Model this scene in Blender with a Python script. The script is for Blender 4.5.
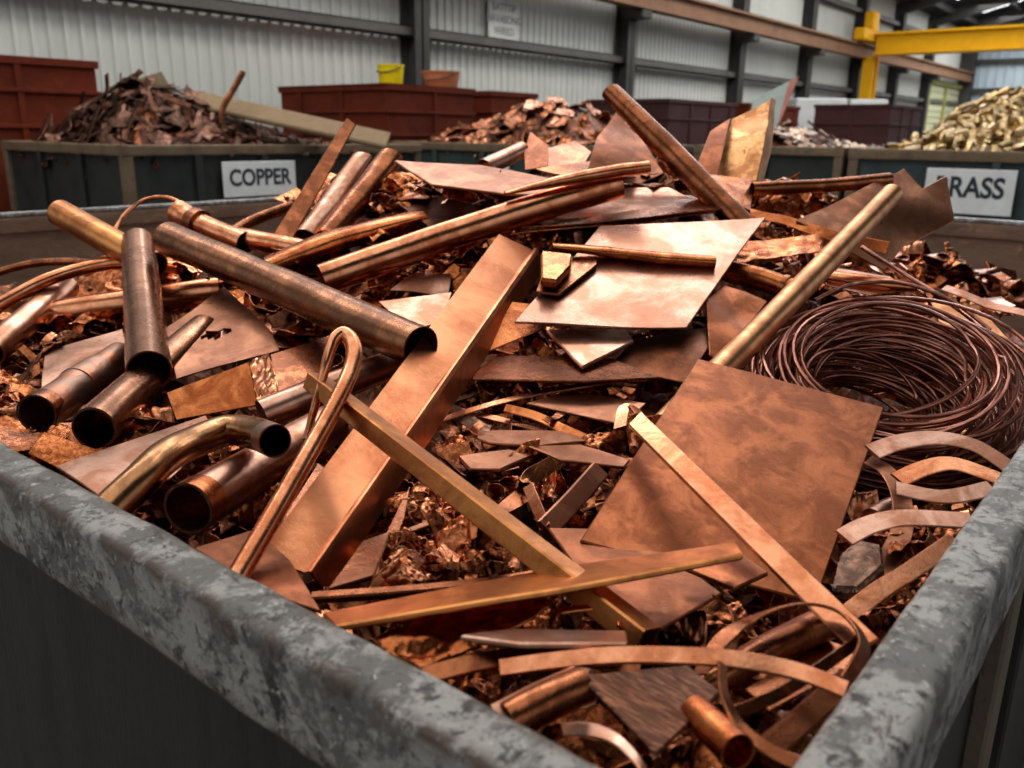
import bpy, bmesh, math, random
import numpy as np
from mathutils import Vector, Matrix, noise

for _o in list(bpy.data.objects):
    bpy.data.objects.remove(_o)
SC = bpy.context.scene
COL = SC.collection
rnd = random.Random(11)

# ------------------------------------------------------------------ camera
F_PX = 860.0
CAM = Vector((0, 0, 1.6))
R = Matrix(((0.6290770, 0.2105625, -0.7482817),
            (-0.7772416, 0.1859229, -0.6011058),
            (0.0125524, 0.9597375, 0.2806177)))
cam_data = bpy.data.cameras.new('camera')
cam_data.sensor_width = 36.0
cam_data.lens = F_PX * 36.0 / 1024.0
cam_data.clip_start = 0.02
cam_data.clip_end = 300
cam_data.dof.use_dof = True
cam_data.dof.focus_distance = 1.32
cam_data.dof.aperture_fstop = 5.6
cam = bpy.data.objects.new('camera', cam_data)
COL.objects.link(cam)
m4 = R.to_4x4()
m4.translation = CAM
cam.matrix_world = m4
SC.camera = cam

# ------------------------------------------------------------------ exposure, sky, lamps
SC.view_settings.view_transform = 'Standard'
SC.view_settings.look = 'None'
SC.view_settings.exposure = 0.52
SC.view_settings.gamma = 1.0
SC.view_settings.use_curve_mapping = False

world = bpy.data.worlds.new('overcast_sky')
SC.world = world
world.use_nodes = True
wn = world.node_tree.nodes
wl = world.node_tree.links
wn.clear()
w_out = wn.new('ShaderNodeOutputWorld')
w_bg = wn.new('ShaderNodeBackground')
w_tc = wn.new('ShaderNodeTexCoord')
w_sep = wn.new('ShaderNodeSeparateXYZ')
w_ramp = wn.new('ShaderNodeValToRGB')
w_ramp.color_ramp.elements[0].position = 0.42
w_ramp.color_ramp.elements[0].color = (0.10, 0.095, 0.09, 1)
w_ramp.color_ramp.elements[1].position = 0.60
w_ramp.color_ramp.elements[1].color = (0.95, 0.97, 1.0, 1)
w_map = wn.new('ShaderNodeMath'); w_map.operation = 'MULTIPLY_ADD'
w_map.inputs[1].default_value = 0.5; w_map.inputs[2].default_value = 0.5
wl.new(w_tc.outputs['Generated'], w_sep.inputs[0])
wl.new(w_sep.outputs['Z'], w_map.inputs[0])
wl.new(w_map.outputs[0], w_ramp.inputs[0])
wl.new(w_ramp.outputs[0], w_bg.inputs[0])
w_bg.inputs[1].default_value = 0.42
wl.new(w_bg.outputs[0], w_out.inputs[0])

def area_lamp(name, loc, sx, sy, power, color=(1, 1, 1), target=None):
    d = bpy.data.lights.new(name, 'AREA')
    d.shape = 'RECTANGLE'; d.size = sx; d.size_y = sy
    d.energy = power; d.color = color
    o = bpy.data.objects.new(name, d)
    COL.objects.link(o)
    o.location = loc
    if target is not None:
        o.rotation_euler = (Vector(target) - Vector(loc)).to_track_quat('-Z', 'Y').to_euler()
    return o
# added area lamps under the roof, standing in for skylight daylight
rl = area_lamp('roof_fill', (5.5, 4.0, 8.26), 17.0, 12.2, 560, (1.0, 0.99, 0.97))
rl.rotation_euler = (-0.254, 0, 0)
area_lamp('roof_fill', (4.5, 5.4, 7.3), 9.0, 0.6, 140, (1.0, 0.99, 0.97), (3.0, 3.2, 1.0))  # added strip for bright streaks on the pipes
area_lamp('roof_fill', (26.0, 4.4, 7.4), 22.0, 6.0, 900, (0.98, 0.99, 1.0))
area_lamp('roof_fill', (43.0, 5.0, 7.0), 9.0, 9.0, 1100, (0.98, 0.99, 1.0))  # added to brighten the far end wall
# added lamp to brighten the clad wall, no fixture there
area_lamp('wall_wash', (12.0, 8.6, 6.7), 34.0, 1.0, 430, (1.0, 0.985, 0.94), (12.0, 11.4, 2.6))
# added weak lamp on the left of the camera, no door modelled
area_lamp('left_fill', (-3.2, 4.5, 3.6), 5.0, 4.0, 18, (0.95, 0.98, 1.0), (2.5, 2.5, 1.2))

# ------------------------------------------------------------------ pixel -> place
def ray(px, py):
    """direction with unit forward depth"""
    return R @ Vector(((px - 512) / F_PX, -(py - 384) / F_PX, -1.0))
def D(px, py, d):
    return CAM + ray(px, py) * d
def depth_of(P):
    return -(R.transposed() @ (Vector(P) - CAM)).z
def onZ(px, py, z):
    r = ray(px, py); return CAM + r * ((z - CAM.z) / r.z)
def onX(px, py, x):
    r = ray(px, py); return CAM + r * (x / r.x)
def onY(px, py, y):
    r = ray(px, py); return CAM + r * (y / r.y)

RIM = 1.2
FW = Vector((0.7797, 0.6262, 0)).normalized()
RT = Vector((FW.y, -FW.x, 0))
def sstep(a, b, x):
    t = min(1, max(0, (x - a) / (b - a))); return t * t * (3 - 2 * t)
def mound(x, y):
    t = x * FW.x + y * FW.y
    s = x * RT.x + y * RT.y
    g = -0.07 - 0.40 * sstep(2.15, 3.4, t)
    sig = 0.75 if t < 2.75 else 0.55
    g += 0.60 * math.exp(-((t - 2.75) / sig) ** 2) * math.exp(-(abs(s - 0.05) / 1.02) ** 2.4)
    return RIM + g
def M(px, py, lift=0.0):
    r = ray(px, py)
    d = 0.35; prev = None
    while d < 4.6:
        P = CAM + r * d
        if P.z < mound(P.x, P.y) + lift:
            a, b = d - 0.02, d
            for _ in range(12):
                c = (a + b) / 2; P = CAM + r * c
                if P.z < mound(P.x, P.y) + lift: b = c
                else: a = c
            return CAM + r * b
        d += 0.02
    return CAM + r * 2.8
def Md(px, py, lift=0.0):
    return depth_of(M(px, py, lift))
def PT(p):
    """(px,py), (px,py,lift<0.5) or (px,py,depth>=0.5)"""
    if isinstance(p, Vector): return p
    if len(p) == 2: return M(p[0], p[1], 0.03)
    if p[2] >= 0.5: return D(p[0], p[1], p[2])
    return M(p[0], p[1], p[2])

# ------------------------------------------------------------------ object helpers
def set_props(o, label=None, cat=None, group=None, kind=None):
    if label: o['label'] = label
    if cat: o['category'] = cat
    if group: o['group'] = group
    if kind: o['kind'] = kind
    return o
def link_mesh(name, bm, mat, parent=None, origin=True, smooth=35, recalc=True):
    if recalc: bmesh.ops.recalc_face_normals(bm, faces=bm.faces[:])
    c = Vector((0, 0, 0))
    if origin is True:
        if parent is None and len(bm.verts):
            xs = [v.co.x for v in bm.verts]; ys = [v.co.y for v in bm.verts]; zs = [v.co.z for v in bm.verts]
            c = Vector(((min(xs) + max(xs)) / 2, (min(ys) + max(ys)) / 2, min(zs)))
            for v in bm.verts: v.co -= c
        elif parent is not None:
            q = parent; w = Vector((0, 0, 0))
            while q is not None: w = w + q.location; q = q.parent
            for v in bm.verts: v.co -= w
    me = bpy.data.meshes.new(name)
    if smooth:
        for f in bm.faces: f.smooth = True
    bm.to_mesh(me); bm.free()
    if smooth: me.set_sharp_from_angle(angle=math.radians(smooth))
    me.materials.append(mat)
    o = bpy.data.objects.new(name, me)
    COL.objects.link(o)
    o.location = c
    if parent is not None: o.parent = parent; o.location = (0, 0, 0)
    return o
def empty(name, loc, label, cat, group=None):
    o = bpy.data.objects.new(name, None)
    COL.objects.link(o); o.location = loc; o.empty_display_size = 0.1
    return set_props(o, label, cat, group)
def add_box(bm, lo, hi, bevel=0.0, M4=None, seg=1):
    b = bmesh.new()
    bmesh.ops.create_cube(b, size=1)
    lo = Vector(lo); hi = Vector(hi)
    for v in b.verts:
        v.co = Vector(((lo.x + hi.x) / 2 + v.co.x * (hi.x - lo.x), (lo.y + hi.y) / 2 + v.co.y * (hi.y - lo.y), (lo.z + hi.z) / 2 + v.co.z * (hi.z - lo.z)))
    if bevel: bmesh.ops.bevel(b, geom=b.edges[:], offset=bevel, segments=seg, affect='EDGES', profile=0.5)
    if M4 is not None: b.transform(M4)
    merge(bm, b)
def merge(bm, b):
    me = bpy.data.meshes.new('tmp'); b.to_mesh(me); b.free(); bm.from_mesh(me); bpy.data.meshes.remove(me)
def box_obj(name, lo, hi, mat, parent=None, bevel=0.0, smooth=35, seg=1):
    bm = bmesh.new(); add_box(bm, lo, hi, bevel, seg=seg)
    return link_mesh(name, bm, mat, parent, smooth=smooth)

def resample(pts, n, extra=()):
    """Catmull-Rom through points (+ parallel scalar/vector tracks)"""
    k = len(pts)
    def cr(A, t):
        i = min(int(t), k - 2); u = t - i
        a = A[max(i - 1, 0)]; b = A[i]; c = A[i + 1]; d = A[min(i + 2, k - 1)]
        return 0.5 * ((2 * b) + (c - a) * u + (2 * a - 5 * b + 4 * c - d) * u * u + (3 * b - a - 3 * c + d) * u ** 3)
    if k == 2:
        out = [pts[0].lerp(pts[1], i / (n - 1)) for i in range(n)]
        ex = [[A[0] + (A[1] - A[0]) * (i / (n - 1)) for i in range(n)] for A in extra]
    else:
        ts = [i / (n - 1) * (k - 1) for i in range(n)]
        out = [cr(pts, t) for t in ts]
        ex = [[cr(A, t) for t in ts] for A in extra]
    return out, ex
def frames(P):
    n = len(P); T = []
    for i in range(n):
        T.append((P[min(i + 1, n - 1)] - P[max(i - 1, 0)]).normalized())
    a = T[0].cross(Vector((0, 0, 1)))
    if a.length < 0.1: a = T[0].cross(Vector((1, 0, 0)))
    a.normalize(); N = [a]
    for i in range(1, n):
        v = N[-1] - T[i] * N[-1].dot(T[i]); N.append(v.normalized())
    return T, N
def tube_bm(P, rad, wall=0.003, seg=20, hollow=True, squash=None, dent=0.0, seed=0, flare=None):
    """pipe along P: outer skin, inner skin and annular ends"""
    bm = bmesh.new()
    T, N = frames(P); n = len(P)
    off = Vector((seed * 3.7, seed * 1.3, seed * 2.1))
    def ring(i, r, flat):
        B = T[i].cross(N[i]); out = []
        for j in range(seg):
            a = 2 * math.pi * j / seg
            ca, sa = math.cos(a), math.sin(a)
            k = 1.0
            if dent:
                k += dent * noise.noise(P[i] * (0.35 / max(r, .004)) + Vector((ca, sa, 0)) * .8 + off)
            out.append(bm.verts.new(P[i] + N[i] * (ca * r * k * (1 + 0.35 * (1 - flat))) + B * (sa * r * k * flat)))
        return out
    sq = squash or [1.0] * n
    O = [ring(i, rad[i], sq[i]) for i in range(n)]
    for i in range(n - 1):
        for j in range(seg):
            bm.faces.new((O[i][j], O[i][(j + 1) % seg], O[i + 1][(j + 1) % seg], O[i + 1][j]))
    if hollow:
        I = [ring(i, max(rad[i] - wall, rad[i] * .3), sq[i]) for i in range(n)]
        for i in range(n - 1):
            for j in range(seg):
                bm.faces.new((I[i][j], I[i + 1][j], I[i + 1][(j + 1) % seg], I[i][(j + 1) % seg]))
        for a, b, fl in ((O[0], I[0], 0), (O[-1], I[-1], 1)):
            for j in range(seg):
                q = (a[j], b[j], b[(j + 1) % seg], a[(j + 1) % seg])
                bm.faces.new(q if not fl else q[::-1])
    else:
        bm.faces.new(O[0][::-1]); bm.faces.new(O[-1])
    return bm
def ribbon_bm(P, W, width, th, twist=0.0, wob=0.0, seed=0, taper=None):
    """flat bar: W[i] is the face normal direction at point i"""
    bm = bmesh.new(); n = len(P); T, _ = frames(P); rings = []
    for i in range(n):
        nn = W[i] - T[i] * W[i].dot(T[i])
        nn = nn.normalized() if nn.length > 1e-5 else Vector((0, 0, 1))
        if twist:
            nn = Matrix.Rotation(twist * i / (n - 1), 3, T[i]) @ nn
        s = T[i].cross(nn)
        w = width * (taper(i / (n - 1)) if taper else 1) / 2; h = th / 2
        o = Vector((0, 0, 0))
        if wob: o = nn * (wob * noise.noise(P[i] * 14 + Vector((seed, seed * 2, 0))))
        e = min(h * .6, w * .3)
        rings.append([bm.verts.new(P[i] + o + s * a + nn * b) for a, b in ((-w + e, -h), (w - e, -h), (w, -h + e), (w, h - e), (w - e, h), (-w + e, h), (-w, h - e), (-w, -h + e))])
    for i in range(n - 1):
        for j in range(8):
            bm.faces.new((rings[i][j], rings[i][(j + 1) % 8], rings[i + 1][(j + 1) % 8], rings[i + 1][j]))
    bm.faces.new(rings[0][::-1]); bm.faces.new(rings[-1])
    return bm
def sheet_bm(poly3, th=0.004, cuts=7, bend=0.0, freq=4.0, crumple=0.0, seed=0, fn=None, holes=None):
    """flat sheet cut to an outline, gently buckled, with thickness"""
    bm = bmesh.new()
    vs = [bm.verts.new(p) for p in poly3]
    if len(vs) == 4:
        a, b, c, d = [Vector(p) for p in poly3]
        bm.clear(); k = cuts * 2 + 2; G = []
        for i in range(k + 1):
            G.append([bm.verts.new(a.lerp(b, i / k).lerp(d.lerp(c, i / k), j / k)) for j in range(k + 1)])
        for i in range(k):
            for j in range(k):
                bm.faces.new((G[i][j], G[i + 1][j], G[i + 1][j + 1], G[i][j + 1]))
    else:
        bm.faces.new(vs)
        bmesh.ops.triangulate(bm, faces=bm.faces[:])
        for _ in range(4 if cuts > 5 else 3):
            bmesh.ops.subdivide_edges(bm, edges=bm.edges[:], cuts=1, use_grid_fill=True)
    bm.normal_update()
    n = sum((f.normal * f.calc_area() for f in bm.faces), Vector()).normalized()
    if n.z < 0: n = -n
    if holes: 
        dele = [f for f in bm.faces if any(h(f.calc_center_median()) for h in holes)]
        bmesh.ops.delete(bm, geom=dele, context='FACES')
    off = Vector((seed * 5.1, seed * 2.3, seed * 7.7))
    for v in bm.verts:
        z = 0
        if bend: z += bend * noise.noise(v.co * freq + off)
        if crumple:
            q = v.co * freq * 3 + off
            z += crumple * (abs(noise.noise(q)) - .3 + .5 * (abs(noise.noise(q * 2.2)) - .25))
        v.co += n * z
        if fn: v.co += fn(v.co, n)
    r = bmesh.ops.extrude_face_region(bm, geom=bm.faces[:])
    nv = [g for g in r['geom'] if isinstance(g, bmesh.types.BMVert)]
    bmesh.ops.translate(bm, verts=nv, vec=n * -th)
    eg = [e for e in bm.edges if len(e.link_faces) == 2 and e.calc_face_angle(0) > 1.2]
    if th > .0025: bmesh.ops.bevel(bm, geom=eg, offset=th * .28, segments=1, affect='EDGES')
    return bm, n

# ------------------------------------------------------------------ materials
MATS = {}
def nodes_of(m):
    m.use_nodes = True
    nt = m.node_tree; nt.nodes.clear()
    out = nt.nodes.new('ShaderNodeOutputMaterial'); b = nt.nodes.new('ShaderNodeBsdfPrincipled')
    nt.links.new(b.outputs[0], out.inputs[0])
    return nt, b
def tex_vec(nt, scale=(1, 1, 1), rand=True):
    tc = nt.nodes.new('ShaderNodeTexCoord'); mp = nt.nodes.new('ShaderNodeMapping')
    mp.inputs['Scale'].default_value = scale
    nt.links.new(tc.outputs['Object'], mp.inputs[0])
    if rand:
        oi = nt.nodes.new('ShaderNodeObjectInfo'); mu = nt.nodes.new('ShaderNodeMath'); mu.operation = 'MULTIPLY'; mu.inputs[1].default_value = 37.0
        nt.links.new(oi.outputs['Random'], mu.inputs[0]); nt.links.new(mu.outputs[0], mp.inputs['Location'])
    return mp.outputs[0]
def nz(nt, vec, scale, detail=6, rough=.6, dist=0.0):
    n = nt.nodes.new('ShaderNodeTexNoise'); n.inputs['Scale'].default_value = scale; n.inputs['Detail'].default_value = detail
    n.inputs['Roughness'].default_value = rough; n.inputs['Distortion'].default_value = dist
    nt.links.new(vec, n.inputs['Vector']); return n.outputs['Fac']
def ramp(nt, fac, p0, p1, c0=(0, 0, 0, 1), c1=(1, 1, 1, 1)):
    r = nt.nodes.new('ShaderNodeValToRGB'); e = r.color_ramp.elements
    e[0].position = p0; e[1].position = p1; e[0].color = c0; e[1].color = c1
    nt.links.new(fac, r.inputs[0]); return r.outputs[0]
def mix(nt, fac, a, b, mode='MIX'):
    m = nt.nodes.new('ShaderNodeMix'); m.data_type = 'RGBA'; m.blend_type = mode
    for s, v in ((0, fac), (6, a), (7, b)):
        if hasattr(v, 'is_linked') or isinstance(v, bpy.types.NodeSocket): nt.links.new(v, m.inputs[s])
        else: m.inputs[s].default_value = v if s == 0 else (*v[:3], 1)
    return m.outputs[2]
def metal(name, base, tarn, amt=.5, scale=6, rough=(.22, .45), bump=.12, var=.12, stretch=(1, 1, 1), spots=None, scratch=0.25):
    if name in MATS: return MATS[name]
    m = bpy.data.materials.new(name); nt, b = nodes_of(m); L = nt.links
    v = tex_vec(nt, stretch)
    n1 = nz(nt, v, scale, 8, .62, .6); n2 = nz(nt, v, scale * 5, 5, .7); n3 = nz(nt, v, scale * 22, 4, .6)
    f = ramp(nt, n1, .56 - amt * .28, .68 - amt * .22)
    col = mix(nt, f, base, tarn)
    f2 = ramp(nt, n2, .50, .78)
    k = nt.nodes.new('ShaderNodeMath'); k.operation = 'MULTIPLY'; k.inputs[1].default_value = .55 * amt + .1
    L.new(f2, k.inputs[0])
    col = mix(nt, k.outputs[0], col, [c * .45 for c in tarn])
    if spots:
        s = ramp(nt, nz(nt, v, scale * 2.3, 7, .75, 1.0), spots[1], spots[1] + .05)
        col = mix(nt, s, col, spots[0])
    # fine pale scuff lines
    v2 = tex_vec(nt, (stretch[0] * 2.5, stretch[1], stretch[2]))
    sn = nz(nt, v2, scale * 4, 5, .55, 1.6)
    sb = nt.nodes.new('ShaderNodeMath'); sb.operation = 'SUBTRACT'; sb.inputs[1].default_value = .5; L.new(sn, sb.inputs[0])
    ab = nt.nodes.new('ShaderNodeMath'); ab.operation = 'ABSOLUTE'; L.new(sb.outputs[0], ab.inputs[0])
    ln = ramp(nt, ab.outputs[0], .004, .016, (.42, .42, .42, 1), (0, 0, 0, 1))
    gate = ramp(nt, nz(nt, v, scale * 1.7, 3, .5), .48, .62)
    lg = nt.nodes.new('ShaderNodeMath'); lg.operation = 'MULTIPLY'; L.new(ln, lg.inputs[0]); L.new(gate, lg.inputs[1])
    col = mix(nt, lg.outputs[0], col, [min(.95, c * 1.35 + .05) for c in base])
    hs = nt.nodes.new('ShaderNodeHueSaturation'); oi = nt.nodes.new('ShaderNodeObjectInfo')
    mr = nt.nodes.new('ShaderNodeMapRange'); mr.inputs[3].default_value = 1 - var * 1.6; mr.inputs[4].default_value = 1 + var
    L.new(oi.outputs['Random'], mr.inputs[0]); L.new(mr.outputs[0], hs.inputs['Value'])
    L.new(col, hs.inputs['Color'])
    L.new(hs.outputs[0], b.inputs['Base Color'])
    b.inputs['Metallic'].default_value = 1.0
    rr = nt.nodes.new('ShaderNodeMapRange'); rr.inputs[1].default_value = .3; rr.inputs[2].default_value = .75
    rr.inputs[3].default_value = rough[0]; rr.inputs[4].default_value = rough[1]
    add = nt.nodes.new('ShaderNodeMath'); add.operation = 'MULTIPLY_ADD'; add.inputs[1].default_value = .5
    ha = nt.nodes.new('ShaderNodeMath'); ha.operation = 'MULTIPLY'; ha.inputs[1].default_value = .5
    L.new(n2, ha.inputs[0]); L.new(n1, add.inputs[0]); L.new(ha.outputs[0], add.inputs[2])
    L.new(add.outputs[0], rr.inputs[0]); L.new(rr.outputs[0], b.inputs['Roughness'])
    bp = nt.nodes.new('ShaderNodeBump'); bp.inputs['Strength'].default_value = bump; bp.inputs['Distance'].default_value = .012
    bp2 = nt.nodes.new('ShaderNodeBump'); bp2.inputs['Strength'].default_value = bump * scratch; bp2.inputs['Distance'].default_value = .003
    L.new(n1, bp.inputs['Height']); L.new(n3, bp2.inputs['Height']); L.new(bp.outputs[0], bp2.inputs['Normal'])
    L.new(bp2.outputs[0], b.inputs['Normal'])
    MATS[name] = m; return m
def matte(name, base, alt=None, scale=4, rough=.7, bump=.2, metal_=0.0, stretch=(1, 1, 1), thr=(.45, .65), third=None, thr3=(.6, .66), rand=False, bscale=None):
    if name in MATS: return MATS[name]
    m = bpy.data.materials.new(name); nt, b = nodes_of(m); L = nt.links
    v = tex_vec(nt, stretch, rand)
    n1 = nz(nt, v, scale, 8, .65, .4); n2 = nz(nt, v, bscale or scale * 6, 6, .65)
    col = mix(nt, ramp(nt, n1, *thr), base, alt or [c * .7 for c in base])
    if third: col = mix(nt, ramp(nt, nz(nt, v, scale * 2.7, 9, .72, .8), *thr3), col, third)
    col = mix(nt, .35, col, mix(nt, n2, [c * .6 for c in base], [min(1, c * 1.35) for c in base]))
    L.new(col, b.inputs['Base Color'])
    b.inputs['Roughness'].default_value = rough; b.inputs['Metallic'].default_value = metal_; b.inputs['Specular IOR Level'].default_value = .15
    bp = nt.nodes.new('ShaderNodeBump'); bp.inputs['Strength'].default_value = bump; bp.inputs['Distance'].default_value = .01
    L.new(n2, bp.inputs['Height']); L.new(bp.outputs[0], b.inputs['Normal'])
    MATS[name] = m; return m
def glow(name, col, s):
    m = bpy.data.materials.new(name); nt, b = nodes_of(m)
    b.inputs['Base Color'].default_value = (*col, 1); b.inputs['Emission Color'].default_value = (*col, 1); b.inputs['Emission Strength'].default_value = s
    return m

CU = metal('copper_bright', (.90, .375, .19), (.60, .19, .08), .45, 15, (.14, .34), .08)
CUP = metal('copper_pink_sheet', (.80, .45, .325), (.50, .21, .12), .5, 14, (.24, .42), .07, scratch=.5)
CUO = metal('copper_orange', (.64, .205, .066), (.34, .085, .025), .5, 16, (.18, .36), .15)
CUB = metal('copper_brown', (.42, .138, .056), (.20, .062, .025), .58, 16, (.18, .40), .12)
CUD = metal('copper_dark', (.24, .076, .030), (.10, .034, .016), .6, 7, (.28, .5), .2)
CUW = metal('copper_wire', (.40, .165, .115), (.22, .085, .06), .4, 20, (.24, .4), .05)
CUS = metal('copper_shred', (.58, .188, .072), (.24, .064, .022), .5, 12, (.14, .34), .15, var=.35)
CUST = metal('copper_stained_sheet', (.37, .115, .045), (.22, .064, .024), .6, 17, (.30, .5), .12, spots=((.15, .07, .045), .66))
PAT = metal('copper_dull_patina', (.36, .145, .066), (.20, .082, .042), .6, 17, (.2, .38), .06, spots=((.36, .23, .15), .68))
BRS = metal('brass', (.72, .285, .085), (.42, .145, .045), .45, 14, (.26, .42), .05)
BRO = metal('brass_copper', (.72, .355, .165), (.46, .19, .08), .45, 14, (.3, .46), .06)
GLD = metal('gold_stained_sheet', (.90, .47, .19), (.45, .17, .06), .5, 16, (.25, .42), .12, spots=((.30, .12, .05), .60))
SCL = metal('scaled_copper', (.46, .19, .11), (.33, .21, .16), .6, 16, (.3, .55), .3, spots=((.30, .265, .235), .58))
STR = metal('striated_copper', (.50, .22, .125), (.13, .055, .034), .7, 55, (.3, .5), .5, stretch=(9, 1, 1))
CUM = metal('copper_mid', (.50, .205, .105), (.29, .105, .052), .55, 14, (.24, .44), .10, spots=((.20, .09, .055), .70))
BRD = metal('dull_brass_brown', (.46, .22, .095), (.24, .11, .05), .5, 14, (.16, .34), .06, spots=((.36, .30, .24), .68))
SLAG = metal('mottled_slag', (.40, .22, .14), (.14, .075, .05), .6, 45, (.3, .5), .7, spots=((.60, .46, .37), .60))
PAT2 = metal('copper_streaked_pipe', (.50, .225, .12), (.29, .12, .065), .58, 12, (.18, .36), .06, spots=((.55, .38, .28), .68))
CUPS = metal('copper_stained_bright', (.57, .30, .21), (.42, .175, .10), .55, 9, (.22, .40), .07, spots=((.24, .11, .07), .69))
BED = metal('shaded_scrap_bed', (.17, .058, .028), (.07, .022, .011), .5, 14, (.4, .6), .6, var=0)  # shade of the gaps between pieces is put into this dark colour
def worn_paint(name, base, pale, dark, rust):
    m = bpy.data.materials.new(name); nt, b = nodes_of(m); L = nt.links; v = tex_vec(nt, (1, 1, 1), False)
    n1 = nz(nt, v, 17, 10, .75, .3); n2 = nz(nt, v, 48, 10, .78, .4); n3 = nz(nt, v, 11, 12, .8, .3); n4 = nz(nt, v, 130, 6, .7)
    col = mix(nt, ramp(nt, n1, .47, .54), base, pale)
    col = mix(nt, ramp(nt, n2, .55, .59), col, dark)
    col = mix(nt, ramp(nt, n3, .56, .60), col, dark)
    col = mix(nt, ramp(nt, nz(nt, v, 24, 12, .8, 1.0), .575, .62), col, rust)
    col = mix(nt, ramp(nt, nz(nt, v, 75, 8, .75, .3), .60, .64), col, [min(1, c * 1.55) for c in pale])
    ge = nt.nodes.new('ShaderNodeNewGeometry'); pe = ramp(nt, ge.outputs['Pointiness'], .508, .535)
    mu = nt.nodes.new('ShaderNodeMath'); mu.operation = 'MULTIPLY'; L.new(pe, mu.inputs[0]); L.new(ramp(nt, nz(nt, v, 20, 8, .75), .42, .52), mu.inputs[1])
    col = mix(nt, mu.outputs[0], col, rust)
    L.new(col, b.inputs['Base Color']); b.inputs['Roughness'].default_value = .5; b.inputs['Metallic'].default_value = .15
    bp = nt.nodes.new('ShaderNodeBump'); bp.inputs['Strength'].default_value = .5; bp.inputs['Distance'].default_value = .006
    ad = nt.nodes.new('ShaderNodeMath'); ad.operation = 'MULTIPLY_ADD'; ad.inputs[1].default_value = .5
    L.new(n4, ad.inputs[0]); L.new(n2, ad.inputs[2]); L.new(ad.outputs[0], bp.inputs['Height']); L.new(bp.outputs[0], b.inputs['Normal'])
    MATS[name] = m; return m
PAINT = worn_paint('worn_blue_grey_paint', (.145, .138, .124), (.385, .365, .335), (.042, .038, .033), (.085, .055, .038))
PAINTL = worn_paint('worn_pale_edge_paint', (.30, .33, .345), (.46, .49, .50), (.10, .09, .08), (.14, .09, .06))
PAINTR = matte('rusty_rim_paint', (.15, .18, .20), (.075, .075, .07), 6, .42, .6, .3, third=(.11, .055, .03), thr3=(.60, .68), bscale=26)
PANEL = matte('dark_steel_panel', (.055, .052, .046), (.030, .029, .026), 5, .42, .25, .4, stretch=(2, 2, .4), third=(.11, .105, .095), thr3=(.66, .72), bscale=60)
RUSTIN = matte('rusty_bin_inside', (.27, .17, .115), (.13, .09, .066), 3, .6, .5, .1, stretch=(1, 1, 2.2), third=(.46, .29, .17), thr3=(.56, .66))
GREEN = matte('old_green_steel', (.036, .040, .036), (.018, .022, .021), 3, .5, .4, .2, third=(.10, .085, .06), thr3=(.64, .70))
TEAL = matte('worn_teal_steel', (.055, .074, .072), (.03, .040, .039), 3, .5, .4, .2, third=(.12, .08, .05), thr3=(.64, .70))
RIMB = matte('rusted_bin_edge', (.17, .12, .075), (.09, .062, .042), 5, .6, .4, .2, third=(.05, .042, .036), thr3=(.60, .66))
RED = matte('rust_red_steel', (.115, .018, .006), (.06, .010, .004), 2.5, .8, .4, .1, third=(.17, .036, .011), thr3=(.58, .70))
MAROON = matte('maroon_steel', (.055, .020, .018), (.032, .013, .012), 3, .6, .3, .1)
WALLM = matte('grey_wall_cladding', (.50, .505, .47), (.43, .435, .40), .6, .55, .05, 0, stretch=(1, 1, .25), third=(.33, .31, .27), thr3=(.66, .80))
STEEL = matte('dark_steel_frame', (.055, .052, .048), (.036, .034, .031), 2, .6, .2, .2)
GIRT = matte('grey_girt', (.10, .094, .086), (.06, .056, .05), 2, .6, .2, .2)
RAILM = matte('rusty_crane_rail', (.20, .105, .06), (.13, .065, .038), 1.5, .7, .2, .1)
YEL = matte('crane_yellow', (.64, .32, .004), (.56, .27, .004), 1.0, .6, .1)
YPL = matte('yellow_plastic', (.80, .62, .01), (.76, .58, .01), 3, .4, .05)
TERRA = matte('orange_tub', (.48, .17, .08), (.38, .12, .06), 4, .5, .1)
ROOF = matte('dark_roof', (.055, .055, .055), (.035, .035, .035), 1, .7, .1)
FLOORM = matte('concrete_floor', (.16, .15, .14), (.10, .095, .09), 1.2, .7, .3)
WOOD = matte('pale_timber', (.22, .145, .08), (.15, .095, .052), 4, .7, .3, 0, stretch=(1, 8, 8))
WOODD = matte('weathered_timber', (.12, .08, .045), (.07, .05, .03), 4, .7, .3, 0, stretch=(1, 8, 8))
SIGNW = matte('white_sign', (.72, .73, .72), (.60, .60, .58), 3, .5, .05, third=(.36, .30, .24), thr3=(.72, .78))
INK = matte('dark_lettering', (.035, .042, .05), (.03, .036, .044), 3, .5, .05)
INKF = matte('faded_lettering', (.22, .22, .21), (.28, .28, .27), 9, .5, .05)
WHITE = matte('white_block', (.55, .56, .54), (.48, .48, .46), 2, .6, .1)
SKYL = glow('skylight', (1.0, 1.0, 1.0), 3.2)
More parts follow.
